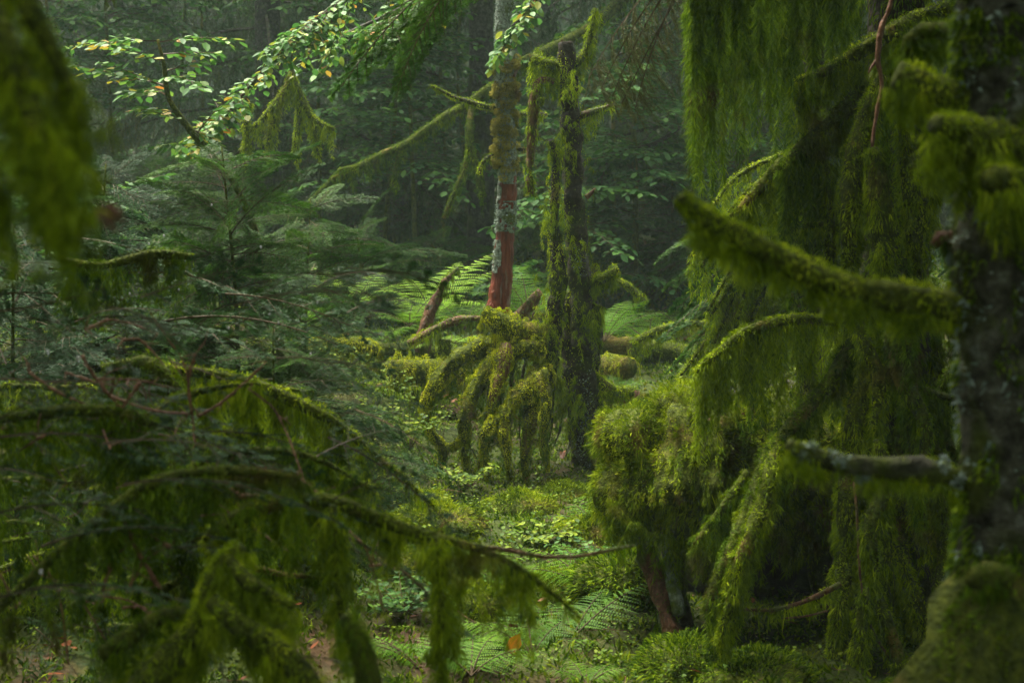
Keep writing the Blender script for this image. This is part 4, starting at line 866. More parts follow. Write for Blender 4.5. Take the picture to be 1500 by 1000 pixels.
# near trunk at the right edge
Yn = 3.0
b = P(1480, 1100, Yn); gz = float(ground(b[0], b[1]))
t = thing('near_spruce', 'blurred lichened trunk at the right edge with thick mossy branch stubs', 'tree', (b[0], b[1], gz))
sp0 = np.array([[b[0] + .02, b[1], gz - .1, .17], [b[0], b[1], gz + .35, .13], *path(Yn, (1482, 900, 0, 92), (1480, 760, 0, 74), (1477, 600, 0, 72), (1474, 450, 0, 74), (1468, 300, 0, 72), (1466, 150, 0, 62), (1462, 20, 0, 56), (1462, -100, 0, 54)), [b[0], b[1] + .05, 4.5, .07], [b[0], b[1] + .1, 8, .03]])
tr = MB(); tube(tr, sp0, 160, 20, .10, .06); trunk = tr.build('trunk', [M['near_bark'] if 'near_bark' in M else M['lichen']], t)
q = MB(); c = spline(sp0, 200); c = c[(c[:, 2] < 2.2)]; N = 26000; i = rng.integers(0, len(c) - 1, N); an = rng.uniform(0, 6.283, N); nr = np.stack([np.cos(an), np.sin(an), 0 * an], 1)
r0 = c[i, :3] + nr * c[i, 3:4]; kp = noise(r0, .07, 3) > .05; r0 = r0[kp]; nr = nr[kp]
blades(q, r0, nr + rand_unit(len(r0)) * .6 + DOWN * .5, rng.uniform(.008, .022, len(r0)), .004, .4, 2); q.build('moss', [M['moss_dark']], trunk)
q = MB(); i = rng.integers(0, len(c) - 1, 5200); an = rng.uniform(0, 6.283, 5200); nr = np.stack([np.cos(an), np.sin(an), 0 * an], 1)
r0 = c[i, :3] + nr * (c[i, 3:4] + .004); kp = noise(r0 + 5, .05, 2) > .25; r0 = r0[kp]; nr = nr[kp]
blades(q, r0, rand_unit(len(r0)) + nr * .4, rng.uniform(.008, .018, len(r0)), .009, .2, 1, prof=(1,)); q.build('lichen', [M['lichen_tuft']], trunk)
branch_on(t, Yn, [(1430, 455, 0, 24), (1380, 447, -.02, 21), (1320, 438, -.05, 20), (1260, 428, -.08, 21), (1205, 408, -.1, 20), (1150, 382, -.12, 20), (1100, 356, -.15, 19), (1050, 330, -.18, 17), (1015, 308, -.2, 14), (998, 288, -.22, 8)], mossm='moss', drape=.04, gap=.012, per=50, dwd=.010, dens=26000, fl=.011, hl=.02, w=.003, amp=.3, sides=14, vary=.8, end=.9, lab='thick mossy branch like a horn, reaching left out of the trunk')
branch_on(t, Yn, [(1470, 160, 0, 28), (1430, 148, 0, 26), (1390, 138, 0, 24), (1350, 126, 0, 25), (1312, 112, 0, 20)], mossm='moss', drape=.06, gap=.006, per=60, dwd=.014, dens=24000, fl=.012, hl=.04, w=.003, sides=14)
branch_on(t, Yn, [(1500, 225, -.05, 34), (1450, 210, -.1, 32), (1405, 196, -.12, 27), (1368, 180, -.14, 16)], mossm='moss', drape=.08, gap=.006, per=60, dwd=.016, dens=24000, fl=.014, hl=.05, w=.003, sides=14)
branch_on(t, Yn, [(1500, 285, -.1, 30), (1480, 270, -.15, 28), (1450, 262, -.2, 18)], mossm='moss', drape=.06, gap=.006, per=60, dens=24000, fl=.012, w=.003)
branch_on(t, Yn, [(1425, 400, .02, 12), (1410, 375, .02, 12), (1395, 352, .02, 11), (1380, 345, .02, 10), (1368, 360, .02, 7)], core='wood_brown', dens=16000, fl=.009, hl=.03, w=.003)
branch_on(t, Yn, [(1440, 60, .1, 14), (1400, 50, .15, 13), (1365, 42, .2, 12), (1335, 55, .2, 10), (1325, 80, .2, 6)], dens=18000, fl=.01, hl=.03, w=.003, drape=.05, gap=.01, per=40)
branch_on(t, Yn, [(1460, 705, 0, 19), (1410, 700, 0, 17), (1350, 688, 0, 16), (1290, 688, 0, 15), (1230, 678, -.02, 14), (1185, 665, -.04, 12), (1155, 650, -.05, 7)], core='near_bark', mossm='moss', dens=12000, fl=.007, hl=.02, w=.003, sides=14, amp=.4, drape=.03, gap=.02, per=30)
q = MB(); lp = spline(path(Yn, (1460, 700, 0, 20), (1350, 690, 0, 19), (1230, 680, -.02, 17), (1160, 655, -.04, 10)), 50)
for k in range(16):
    p = lp[rng.integers(0, 50)]; n = 40; p = p[:3] + unit(rng.normal(size=3) * [.2, 1, 1] + [0, -1, .3]) * p[3]
    blades(q, p + rng.normal(0, .005, (n, 3)), rand_unit(n) + [0, -.5, .3], rng.uniform(.006, .014, n), .007, .1, 1, prof=(1,))
q.build('lichen', [M['lichen_tuft']], t)
# flared mossy root flank at the bottom right corner
fl = MB(); fm = MB(); limb(fl, fm, path(2.9, (1500, 820, .1, 60), (1470, 900, .05, 85), (1450, 980, 0, 100), (1440, 1080, 0, 120)), dens=20000, fl=.013, hl=.03, w=.0045, sides=28, amp=.22); a = fl.build('root_flank', [M['moss_core']], t); fm.build('moss', [M['moss_dark']], a)
branch_on(t, 2.85, [(1480, 850, 0, 22), (1450, 845, 0, 22), (1425, 848, -.02, 18)], dens=22000, fl=.01, hl=.02, w=.003)
crown(t, b[0], b[1], 3.5, 8, 28, 3.0)

# old spruce hung with curtains of moss
Yo = 5.8
bx = P(1345, 900, Yo); gz = float(ground(bx[0], bx[1] + .5))
t = thing('old_spruce', 'dark old spruce hung all over with long moss curtains, behind the blurred right-hand trunk', 'tree', (bx[0], bx[1] + .5, gz))
tr = MB(); tube(tr, np.array([[bx[0], bx[1] + .5, gz - .1, .26], [bx[0], bx[1] + .5, gz + .5, .17], [bx[0] + .02, bx[1] + .5, gz + 1.5, .13], [bx[0], bx[1] + .5, 4, .1], [bx[0], bx[1] + .5, 9, .03]]), 80, 14, .1, .08)
trunk = tr.build('trunk', [M['wood_dark']], t)
q = MB(); fuzz(q, np.array([[bx[0], bx[1] + .5, gz, .24], [bx[0], bx[1] + .5, gz + 1, .15], [bx[0], bx[1] + .5, 2.6, .12]]), 9000, .015, .06, .005); q.build('moss', [M['moss_dark']], trunk)
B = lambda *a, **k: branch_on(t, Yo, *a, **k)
# curtains out of the top edge
for dy, off, Lm in ((0, 0, .44), (.25, -25, .50), (-.15, 25, .30), (.45, 12, .52), (.7, 30, .5), (-.3, -40, .36)):
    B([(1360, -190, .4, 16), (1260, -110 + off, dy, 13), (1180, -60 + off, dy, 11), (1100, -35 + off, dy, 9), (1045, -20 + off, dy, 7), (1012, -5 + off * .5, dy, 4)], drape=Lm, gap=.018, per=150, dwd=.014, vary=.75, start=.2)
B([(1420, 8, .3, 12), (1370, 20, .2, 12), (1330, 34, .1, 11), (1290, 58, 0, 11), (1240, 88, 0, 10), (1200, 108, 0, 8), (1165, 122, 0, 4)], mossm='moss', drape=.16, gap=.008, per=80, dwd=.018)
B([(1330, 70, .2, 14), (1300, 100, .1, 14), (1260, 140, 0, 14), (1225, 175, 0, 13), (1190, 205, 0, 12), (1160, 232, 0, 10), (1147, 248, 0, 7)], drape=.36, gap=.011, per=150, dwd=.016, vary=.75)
B([(1190, 205, .05, 8), (1155, 232, .05, 9), (1125, 262, .05, 9), (1095, 295, .05, 7), (1068, 320, .05, 4)], mossm='moss', drape=.16, gap=.008, per=70, dwd=.018)
for pts in ([(1292, 110, -.1, 8), (1275, 155, -.1, 12), (1260, 205, -.1, 15), (1250, 260, -.1, 17), (1246, 330, -.1, 15), (1243, 385, -.1, 9)], [(1280, 215, -.2, 6), (1282, 250, -.2, 14), (1288, 300, -.2, 19), (1292, 350, -.2, 20), (1300, 400, -.2, 14)],
            [(1322, 180, -.1, 6), (1330, 240, -.1, 12), (1336, 300, -.1, 15), (1340, 360, -.1, 14), (1345, 420, -.1, 8)], [(1368, 245, -.1, 7), (1362, 280, -.1, 9), (1356, 310, -.1, 9), (1352, 340, -.1, 6)], [(1214, 240, 0, 5), (1213, 300, 0, 8), (1215, 350, 0, 9), (1217, 410, 0, 7)], [(1238, 400, 0, 7), (1255, 330, 0, 9), (1262, 270, 0, 8)]):
    B(pts, mossm='moss', dens=16000, fl=.014, hl=.05, drape=.10, gap=.012, per=60, dwd=.02, name='hanging_branch')
B([(1178, 332, 0, 5), (1195, 328, 0, 6), (1214, 330, 0, 7), (1240, 336, 0, 8)], mossm='moss', drape=.05, gap=.01, per=40)
# arches above the hummock
B([(1330, 480, .3, 10), (1270, 470, .1, 9), (1210, 470, 0, 8), (1160, 468, -.1, 8), (1120, 476, -.1, 8), (1085, 492, -.1, 8), (1055, 515, -.1, 7), (1020, 545, -.1, 5)], mossm='moss', drape=.24, gap=.010, per=90, dwd=.02, dens=15000)
B([(1150, 478, 0, 6), (1130, 495, 0, 7), (1120, 520, 0, 7), (1105, 545, 0, 6), (1080, 560, 0, 5)], drape=.18, gap=.012, per=80)
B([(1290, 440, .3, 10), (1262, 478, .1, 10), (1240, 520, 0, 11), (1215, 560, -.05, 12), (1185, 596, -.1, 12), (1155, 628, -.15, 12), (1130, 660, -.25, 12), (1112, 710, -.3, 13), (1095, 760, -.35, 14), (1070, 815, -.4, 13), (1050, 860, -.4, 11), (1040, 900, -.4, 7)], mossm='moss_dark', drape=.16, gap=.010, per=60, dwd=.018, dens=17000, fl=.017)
B([(1140, 640, -.2, 8), (1128, 690, -.35, 11), (1118, 735, -.4, 12), (1098, 790, -.45, 12), (1082, 830, -.45, 10), (1068, 890, -.45, 8), (1052, 945, -.45, 5)], mossm='moss', drape=.12, gap=.012, per=60, dwd=.018, dens=17000, fl=.017, name='hanging_branch')
B([(1095, 690, -.25, 5), (1065, 735, -.3, 6), (1040, 770, -.3, 6), (1015, 800, -.3, 4)], drape=.10, gap=.015, per=50, name='hanging_branch')
B([(1265, 470, .1, 8), (1268, 540, 0, 12), (1258, 600, -.1, 15), (1246, 660, -.1, 14), (1240, 730, -.15, 14), (1240, 800, -.15, 13), (1232, 870, -.2, 12), (1222, 940, -.2, 9), (1215, 1010, -.2, 6)], mossm='moss', drape=.14, gap=.010, per=60, dwd=.02, dens=17000, fl=.017, name='hanging_branch')
for k in range(30):
    x0 = rng.uniform(1215, 1445); y0 = rng.choice([430, 470, 560, 640, 720]) + rng.normal(0, 25); ln = rng.uniform(130, 330); dy = rng.uniform(-.25, .5); sw = rng.normal(0, 16); sl = (x0 - 1260) * .12
    B([(x0, y0, dy, 5), (x0 + sw, y0 + ln * .3, dy, rng.uniform(8, 12)), (x0 - sw * .5 + sl * .5, y0 + ln * .65, dy - .05, rng.uniform(8, 13)), (x0 + sl, y0 + ln, dy - .08, 4)], mossm='moss' if k % 2 else 'moss_dark', dens=13000, fl=.015, hl=.06, drape=.13, gap=.014, per=60, dwd=.02, name='hanging_branch')
for pts in ([(1262, 800, -.2, 6), (1278, 860, -.25, 10), (1305, 930, -.3, 11), (1330, 1010, -.35, 9)], [(1270, 860, -.3, 8), (1262, 920, -.3, 11), (1258, 1010, -.3, 10)], [(1310, 800, 0, 8), (1340, 880, 0, 12), (1365, 960, 0, 11), (1385, 1020, 0, 8)], [(1290, 700, 0, 8), (1297, 780, 0, 12), (1300, 860, 0, 12), (1290, 950, 0, 9)]):
    B(pts, mossm='moss', dens=14000, fl=.016, hl=.06, drape=.10, gap=.014, per=60, name='hanging_branch')
B([(1086, 892, -.4, 2), (1120, 893, -.4, 2.5), (1150, 889, -.4, 3), (1190, 876, -.35, 4), (1230, 855, -.3, 5)], core='wood_brown', mossm='moss', dens=5000, drape=.04, gap=.015, per=30, name='twig', start=.4)
B([(1145, 905, -.4, 1.2), (1180, 902, -.4, 1.5), (1212, 894, -.4, 2)], core='wood_brown', dens=0, name='twig')
B([(1250, 705, -.2, 1.5), (1255, 750, -.25, 2), (1262, 860, -.3, 2), (1282, 930, -.3, 2), (1330, 1000, -.3, 2)], core='wood_brown', dens=0, name='twig')
B([(1330, 560, 0, 6), (1380, 580, 0, 6), (1430, 585, 0, 6)], drape=.12, gap=.012, per=50)
crown(t, bx[0], bx[1] + .5, 4.2, 9, 26, 2.6)

# reddish bare forked twig
o = thing('bare_twig', 'forked reddish peeling twig hanging in front of the moss at upper right', 'twig', P(1303, 10, 5.2)); mb = MB()
tube(mb, path(5.2, (1315, -40, 0, 4), (1303, 10, 0, 3.5), (1292, 40, 0, 4), (1286, 85, 0, 3.5), (1292, 125, 0, 3), (1285, 160, 0, 3), (1277, 215, 0, 2)), 40, 7, .2, .03); tube(mb, path(5.2, (1287, 85, 0, 2), (1277, 98, 0, 2), (1272, 108, 0, 1)), 8, 6, .1, .03)
mb.build('stem', [M['twig_pink']], o)

# --- the mossy hummock over its dark hollow
hc = P(1035, 675, 6.1)
gz = float(ground(hc[0] + .1, 6.3))
t = thing('mossy_stump', 'rounded old stump with a shaggy bright moss cap over a dark hollow between its roots', 'tree stump', (hc[0] + .1, 6.3, gz))
mb = MB(); lobes = []
for c0_, rd_ in ((hc, (.30, .34, .23)), (P(1125, 665, 6.15), (.27, .30, .21)), (P(938, 715, 6.05), (.15, .2, .17)), (P(930, 645, 6.1), (.13, .2, .13)), (P(1045, 735, 6.05), (.24, .26, .17)), (P(1010, 610, 6.15), (.17, .2, .11)), (P(1180, 730, 6.2), (.2, .24, .2))):
    rd_ = np.array(rd_); pp_, dd_ = blob(mb, c0_, rd_, amp=.16, sc=.15); lobes.append((pp_, unit(dd_ / rd_), c0_, rd_))
cap_ = mb.build('moss_cap', [M['moss_core']], t)
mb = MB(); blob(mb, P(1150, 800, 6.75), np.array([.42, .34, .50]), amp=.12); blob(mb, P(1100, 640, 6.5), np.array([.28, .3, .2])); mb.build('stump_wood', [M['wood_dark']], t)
q = MB()
for li, (pp_, un_, c0_, rd_) in enumerate(lobes):
    n = int(330000 * rd_[0] * rd_[2] * 2.2); iv = rng.integers(2, 31, n); iu = rng.integers(0, 48, n); kp = rng.random(n) < np.sin(iv / 31 * np.pi) + .1; iv, iu = iv[kp], iu[kp]
    r0 = pp_[iv, iu] + rng.normal(0, .008, (len(iv), 3)); un = un_[iv, iu]
    ins = np.zeros(len(iv), bool)
    for lj, (_, _, c1_, rd1_) in enumerate(lobes):
        if lj != li: ins |= ((((r0 - c1_) / rd1_) ** 2).sum(1) < .7)
    r0, un = r0[~ins], un[~ins]; n = len(r0); lump = np.clip(.7 + .9 * noise(r0, .06, 3), .25, 2.0)
    blades(q, r0 + un * .01, un + rand_unit(n) * .7 + DOWN * np.clip(.5 - un[:, 2:3], 0, 1) * .9, rng.uniform(.009, .026, n) * lump, .0036, .3, 2, r=np.clip(.5 + .28 * noise(r0, .09, 2) + rng.normal(0, .2, n), 0, 1))
    for k in range(int(420 * rd_[0])):
        a, b2 = rng.integers(4, 25), rng.integers(0, 48); p = pp_[a, b2]; nn = un_[a, b2]; m_ = 46
        ax = unit(nn + rng.normal(0, .35, 3) + DOWN * .1); s_ = rng.random((m_, 1)); blades(q, p + ax * s_ * .05, ax * .6 + rand_unit(m_) * .8, rng.uniform(.008, .018, m_) * (1.3 - s_[:, 0]), .004, .2, 1, prof=(1,), r=rng.random(m_) * .5 + .4)
p1 = lobes[0][0]
# hanging skirt along the lower rim
rim = path(6.1, (890, 690, -.1, 8), (905, 735, -.25, 8), (945, 765, -.3, 8), (1000, 785, -.32, 8), (1060, 790, -.3, 8), (1120, 780, -.25, 8), (1170, 740, -.1, 8)); curtain(q, rim, .13, .014, .011, 60, .004, vary=.9)
q.build('moss', [M['moss_cap']], cap_)
def root_part(pts, core='wood_brown', mossm='moss_dark', **kw):
    c_ = MB(); q_ = MB(); limb(c_, q_, path(6.0, *pts), **kw); o = c_.build('root', [M[core]], t); q_.n and q_.build('moss', [M[mossm]], o)
root_part([(930, 700, 0, 22), (945, 780, -.05, 19), (958, 840, -.12, 15), (970, 890, -.2, 14), (985, 940, -.25, 17), (1005, 1000, -.3, 26)], dens=2600, amp=.5, fl=.012)
root_part([(975, 880, -.18, 7), (985, 920, -.2, 8), (1030, 985, -.3, 8)], dens=3000, amp=.5)
root_part([(1060, 780, -.1, 12), (1045, 850, -.15, 10), (1075, 930, -.2, 9), (1060, 1000, -.25, 9)], core='moss_core', dens=6000, amp=.5)
root_part([(968, 750, .05, 7), (975, 800, -.1, 8), (985, 850, -.18, 8), (992, 900, -.24, 9)], core='lichen', dens=900, amp=.3)
root_part([(1000, 780, .1, 10), (990, 850, .1, 9), (1010, 930, 0, 10)], core='wood_dark', dens=2500, amp=.3)
root_part([(1180, 700, .1, 20), (1200, 800, .1, 22), (1215, 900, 0, 24), (1190, 990, -.1, 30)], core='wood_dark', dens=5000, amp=.3)
for (px, py, Yd, rx, lab) in ((640, 800, 7.3, .20, 'rounded moss hummock left of the middle leafy bushes'), (760, 760, 7.8, .17, 'low moss hummock in front of the drooping limbs'), (700, 905, 6.2, .17, 'moss hummock between the two orange leaves'), (810, 860, 6.5, .15, 'small moss hummock behind the fern with the long frond'),
        (600, 760, 7.9, .20, 'moss hummock under the bilberry mound'), (540, 870, 6.5, .18, 'shaded moss hummock under the long mossy bough'), (830, 705, 8.4, .15, 'low moss hummock at the foot of the snag'), (940, 600, 9.6, .2, 'moss hummock below the rotten red log'), (860, 800, 7.2, .14, 'tiny moss hummock left of the shaggy stump')):
    c0 = P(px, py, Yd); c0[2] = float(ground(c0[0], c0[1])); mb = MB(); pp, dd = blob(mb, c0, np.array([rx, rx * .9, rx * .45]), 28, 18, amp=.16); o = thing('moss_hummock', lab, 'moss', c0, 'moss hummocks on the forest floor'); a = mb.build('cushion', [M['moss_core']], o)
    q = MB(); n = 9000; iv = rng.integers(1, 12, n); iu = rng.integers(0, 28, n); un = dd[iv, iu]; blades(q, pp[iv, iu] + rng.normal(0, .010, (n, 3)), un + rand_unit(n) * .8 + UP * .2, rng.uniform(.010, .028, n), .0045, .3, 2, r=np.clip(.5 + .25 * noise(pp[iv, iu], .08, 2) + rng.normal(0, .2, n), 0, 1)); q.build('shoots', [M['moss_cap']], a)
# moss and leaves at the foot of the stump, bottom right
for (px, py, Yd, rx, lab) in ((1010, 985, 5.5, .16, 'low shaggy moss cushion at the foot of the brown root, bottom edge'), (915, 850, 6.3, .17, 'green moss cushion left of the brown root leg under the stump'), (1100, 1010, 5.4, .2, 'dim moss cushion in front of the dark hollow')):
    c0 = P(px, py, Yd); mb = MB(); pp, dd = blob(mb, c0, np.array([rx, rx, rx * .6]), 28, 18); o = thing('moss_cushion', lab, 'moss', c0 - [0, 0, rx * .6]); a = mb.build('cushion', [M['moss_core']], o)
    q = MB(); n = 6500; iv = rng.integers(1, 14, n); iu = rng.integers(0, 28, n); un = dd[iv, iu]; blades(q, pp[iv, iu] + rng.normal(0, .008, (n, 3)), un + rand_unit(n) * .6 + UP * .3, rng.uniform(.015, .045, n), .0045, .4, 2); q.build('shoots', [M['moss_dark']], a)
mb = MB(); n = 16; r0 = np.array([P(rng.uniform(1010, 1125), rng.uniform(540, 600), rng.uniform(5.95, 6.1)) for _ in range(n)])
for k in range(n):
    j = np.argmin(np.abs(p1[4:12].reshape(-1, 3)[:, 0] - r0[k, 0]) + .6 * rng.random(8 * 48)); r0[k] = p1[4:12].reshape(-1, 3)[j] + [0, 0, .03]
leaves(mb, r0, rand_unit(n) * [1, 1, .3], rand_unit(n) * .6 + UP, rng.uniform(.04, .06, n)); tag(mb.build('cap_leaf_litter', [M['litter']]), 'dark red fallen leaves caught on top of the shaggy stump', 'fallen leaves', kind='stuff')
shrub('tiny sprout with pale green leaves on top of the shaggy stump', 1060, 565, 6.05, .05, 6, .022)

# thin mossy spruce twigs hanging left of the arch, and needles of the fir there
o = thing('drooping_spruce', 'spruce with thin moss-bearded drooping twigs, above the long dark log', 'tree', (X_(1190, 8.2), 8.2, float(ground(X_(1190, 8.2), 8.2))))
tr = MB(); x0 = X_(1190, 8.2); g0 = float(ground(x0, 8.2)); tube(tr, np.array([[x0, 8.2, g0 - .1, .1], [x0, 8.2, g0 + 1, .07], [x0, 8.2, 5, .04]]), 30, 10); tr.build('trunk', [M['wood_dark']], o)
for k in range(15):
    y0 = 215 + k * 19; x1 = rng.uniform(985, 1090); yy = y0 + rng.uniform(90, 170)
    branch_on(o, 8.0, [(1190, y0, .2, 4), (1140, y0 + 14, 0, 4), (1140 - (1140 - x1) * .6, y0 + (yy - y0) * .45, -.1, 3.5), (x1, yy, -.2, 2)], mossm='moss', dens=9000, fl=.014, hl=.04, drape=.17, gap=.022, per=50, dwd=.013, w=.005)
lst = [(P(1180, 300 + 22 * k, 8.1), math.pi + rng.normal(0, .5), rng.uniform(.1, .6), rng.uniform(.5, .8), rng.normal(0, .3)) for k in range(14)]
boughs(o, lst, FIR, NG)

# ================================================================== foreground, left
# big blurred branch in the top left corner
Yl = 1.75
t = thing('near_branch', 'very blurred thick mossy branch hanging into the top left corner', 'branch', P(-60, -80, Yl))
branch_on(t, Yl, [(-170, -140, .2, 40), (-80, -60, .1, 36), (-30, 10, 0, 32), (5, 80, 0, 27), (35, 140, 0, 20), (58, 190, -.02, 12), (72, 240, -.02, 6), (84, 300, -.02, 3), (94, 370, -.02, 2)], mossm='moss', dens=16000, fl=.009, hl=.02, w=.0025, sides=16, drape=.045, gap=.006, per=50, dwd=.006, start=.3)
branch_on(t, Yl, [(0, -60, .05, 16), (35, 0, .05, 17), (68, 60, .05, 14), (96, 120, .05, 9), (115, 170, .05, 5), (125, 230, .05, 2)], mossm='moss', dens=16000, fl=.009, hl=.02, w=.0025, sides=14, drape=.05, gap=.008, per=45, dwd=.006)
branch_on(t, Yl, [(-50, 150, .05, 34), (-25, 210, .05, 22), (-5, 270, .05, 12), (5, 320, .05, 5)], mossm='moss', dens=16000, fl=.009, hl=.02, w=.0025, sides=14, drape=.05, gap=.008, per=45, dwd=.006)
mb = MB(); p = P(160, 318, Yl); n = 60; blades(mb, p + rng.normal(0, .006, (n, 3)), rand_unit(n), .012, .006, .1, 1, prof=(1,)); mb.build('withered_bud', [M['twig_pink']], t)
# left spruce: trunk outside the frame, boughs reach in
x0, y0 = -1.75, 3.9; g0 = float(ground(x0, y0))
t = thing('left_spruce', 'spruce whose moss-bearded lower boughs fill the bottom left, its trunk outside the picture', 'tree', (x0, y0, g0))
tr = MB(); tube(tr, np.array([[x0, y0, g0 - .1, .2], [x0, y0, g0 + 1, .15], [x0, y0, 4, .12], [x0, y0, 8.5, .03]]), 50, 14); tr.build('trunk', [M['bark_grey']], t)
def LB(Yd, pts, **kw):
    kw.setdefault('gap', .010); kw.setdefault('per', 70); kw.setdefault('dwd', .016); kw.setdefault('w', .0035); return branch_on(t, Yd, pts, **kw)
LB(4.6, [(180, 535, 0, 7), (250, 540, 0, 7), (320, 550, 0, 8), (380, 565, 0, 9), (430, 588, 0, 9), (480, 612, 0, 8), (530, 650, 0, 6), (590, 700, 0, 4), (640, 745, 0, 2)], mossm='moss', drape=.13, end=.8)
LB(4.2, [(340, 660, 0, 5), (400, 672, 0, 6), (450, 695, 0, 6), (500, 705, 0, 5), (560, 715, 0, 3)], mossm='moss', drape=.10)
LB(3.3, [(-80, 960, 0, 8), (20, 870, 0, 8), (90, 805, 0, 8), (160, 750, 0, 9), (220, 708, 0, 10), (290, 690, 0, 8), (370, 690, 0, 6), (440, 700, 0, 4)], mossm='moss_dark', drape=.12, gap=.016, vary=.9, fl=.010)
LB(3.4, [(300, 790, 0, 10), (350, 755, 0, 12), (400, 738, 0, 13), (460, 730, 0, 13), (510, 742, 0, 12), (560, 762, 0, 10), (620, 782, 0, 9), (690, 800, 0, 7), (750, 825, 0, 5), (800, 860, 0, 4), (850, 905, 0, 2)], mossm='moss', drape=.13, gap=.012, vary=1.0, end=.85)
LB(3.4, [(690, 798, 0, 4), (760, 808, 0, 3.5), (820, 818, 0, 3), (880, 808, 0, 2.5), (930, 798, 0, 2)], core='wood_brown', dens=4000, fl=.008)
LB(3.35, [(640, 785, 0, 4), (648, 850, 0, 5), (645, 920, 0, 5), (648, 1000, 0, 3)], mossm='moss', dens=15000, drape=.08, gap=.015, name='hanging_branch')
LB(3.35, [(487, 740, 0, 6), (492, 810, 0, 8), (498, 880, 0, 7), (505, 940, 0, 5)], mossm='moss', dens=15000, drape=.08, gap=.012, name='hanging_branch')
LB(3.1, [(355, 800, 0, 10), (330, 825, 0, 16), (312, 860, 0, 19), (300, 905, 0, 22), (265, 950, 0, 26), (215, 1000, 0, 30), (160, 1060, 0, 30)], mossm='moss', dens=26000, fl=.013, hl=.04, w=.003, drape=.06, gap=.006)
LB(3.1, [(335, 815, -.02, 8), (360, 850, -.05, 12), (395, 870, -.05, 11), (430, 890, -.05, 8)], mossm='moss', dens=22000, fl=.012, w=.003, drape=.07)
LB(3.1, [(310, 880, -.05, 14), (350, 915, -.08, 18), (400, 945, -.1, 20), (440, 985, -.1, 20), (470, 1040, -.1, 20)], mossm='moss', dens=26000, fl=.013, w=.003, drape=.06)
LB(3.1, [(290, 900, .05, 12), (240, 900, .05, 14), (200, 925, .05, 14), (150, 960, .05, 12)], mossm='moss_dark', dens=22000, fl=.012, w=.003, drape=.08)
LB(3.6, [(-40, 620, 0, 6), (40, 608, 0, 8), (110, 600, 0, 10), (180, 605, 0, 9), (230, 625, 0, 6)], drape=.22, gap=.008)
LB(4.4, [(150, 540, 0, 8), (200, 535, 0, 14), (232, 545, 0, 18), (255, 575, 0, 12)], drape=.18, gap=.007)
LB(5.0, [(90, 380, 0, 5), (150, 390, 0, 6), (220, 372, 0, 7), (280, 376, 0, 5)], drape=.16, gap=.01)
LB(2.6, [(505, 900, 0, 10), (520, 930, 0, 17), (535, 970, 0, 20), (548, 1050, 0, 24)], dens=20000, w=.003)
for k in range(30):
    Yd = rng.uniform(3.8, 5.6); xs = rng.uniform(-120, 330); ys = rng.uniform(570, 1000); xe = xs + rng.uniform(90, 300) * (1 if rng.random() < .8 else -1); ye = ys + rng.uniform(-110, 130); j_ = lambda q: rng.normal(0, q)
    LB(Yd, [(xs, ys, 0, 6), (xs + (xe - xs) * .3, ys + (ye - ys) * .3 - 22 + j_(10), j_(.05), 5), (xs + (xe - xs) * .65, ys + (ye - ys) * .6 - 24 + j_(14), j_(.05), 4.5), (xe, ye, 0, 1.5)], mossm='moss_dark' if k % 4 else 'moss', drape=rng.uniform(.05, .17), gap=.02, per=80, dwd=.012, w=.0042, dens=10000, vary=.9)
# needle boughs of the left spruce
lst = []
for (px, py, Yd, az, pt_, L) in [(-60, 560, 3.6, .15, -.05, .55), (60, 560, 3.7, .1, .0, .5), (120, 610, 3.8, -.1, .05, .6), (0, 640, 3.5, .2, -.05, .5), (150, 650, 3.4, .0, -.1, .45), (250, 640, 3.9, .3, -.1, .45), (-40, 760, 3.2, .2, -.2, .5), (60, 800, 3.2, .3, -.25, .45), (180, 710, 3.2, .1, -.1, .5),
        (300, 690, 3.4, .05, .1, .5), (440, 760, 3.5, -.2, .3, .5), (560, 770, 3.5, -.1, .35, .45), (-20, 880, 3.0, .3, -.2, .45), (420, 960, 3.0, .2, .1, .3), (240, 470, 5.0, .1, -.1, .7), (100, 470, 5.0, .0, -.1, .7), (0, 430, 5.2, .2, 0, .7), (330, 430, 5.4, 0, .1, .6), (180, 400, 5.5, .2, 0, .7), (60, 350, 5.6, .1, 0, .7), (480, 640, 4.2, -.3, .4, .5), (520, 600, 5, -.2, .35, .5)]:
    lst.append((P(px, py, Yd), az, pt_, L, rng.normal(0, .25)))
for k in range(100):
    px, py = rng.uniform(-80, 520), rng.uniform(380, 1000); Yd = rng.uniform(3.1, 5.6)
    if px > 380 and py > 800: continue
    lst.append((P(px, py, Yd), rng.uniform(-.9, .9), rng.normal(-.05, .3), rng.uniform(.2, .4), rng.normal(0, .7)))
lst = [(a, b, c_, d * .8, e + rng.normal(0, .4)) for a, b, c_, d, e in lst]
boughs(t, lst, FIRT, NB)
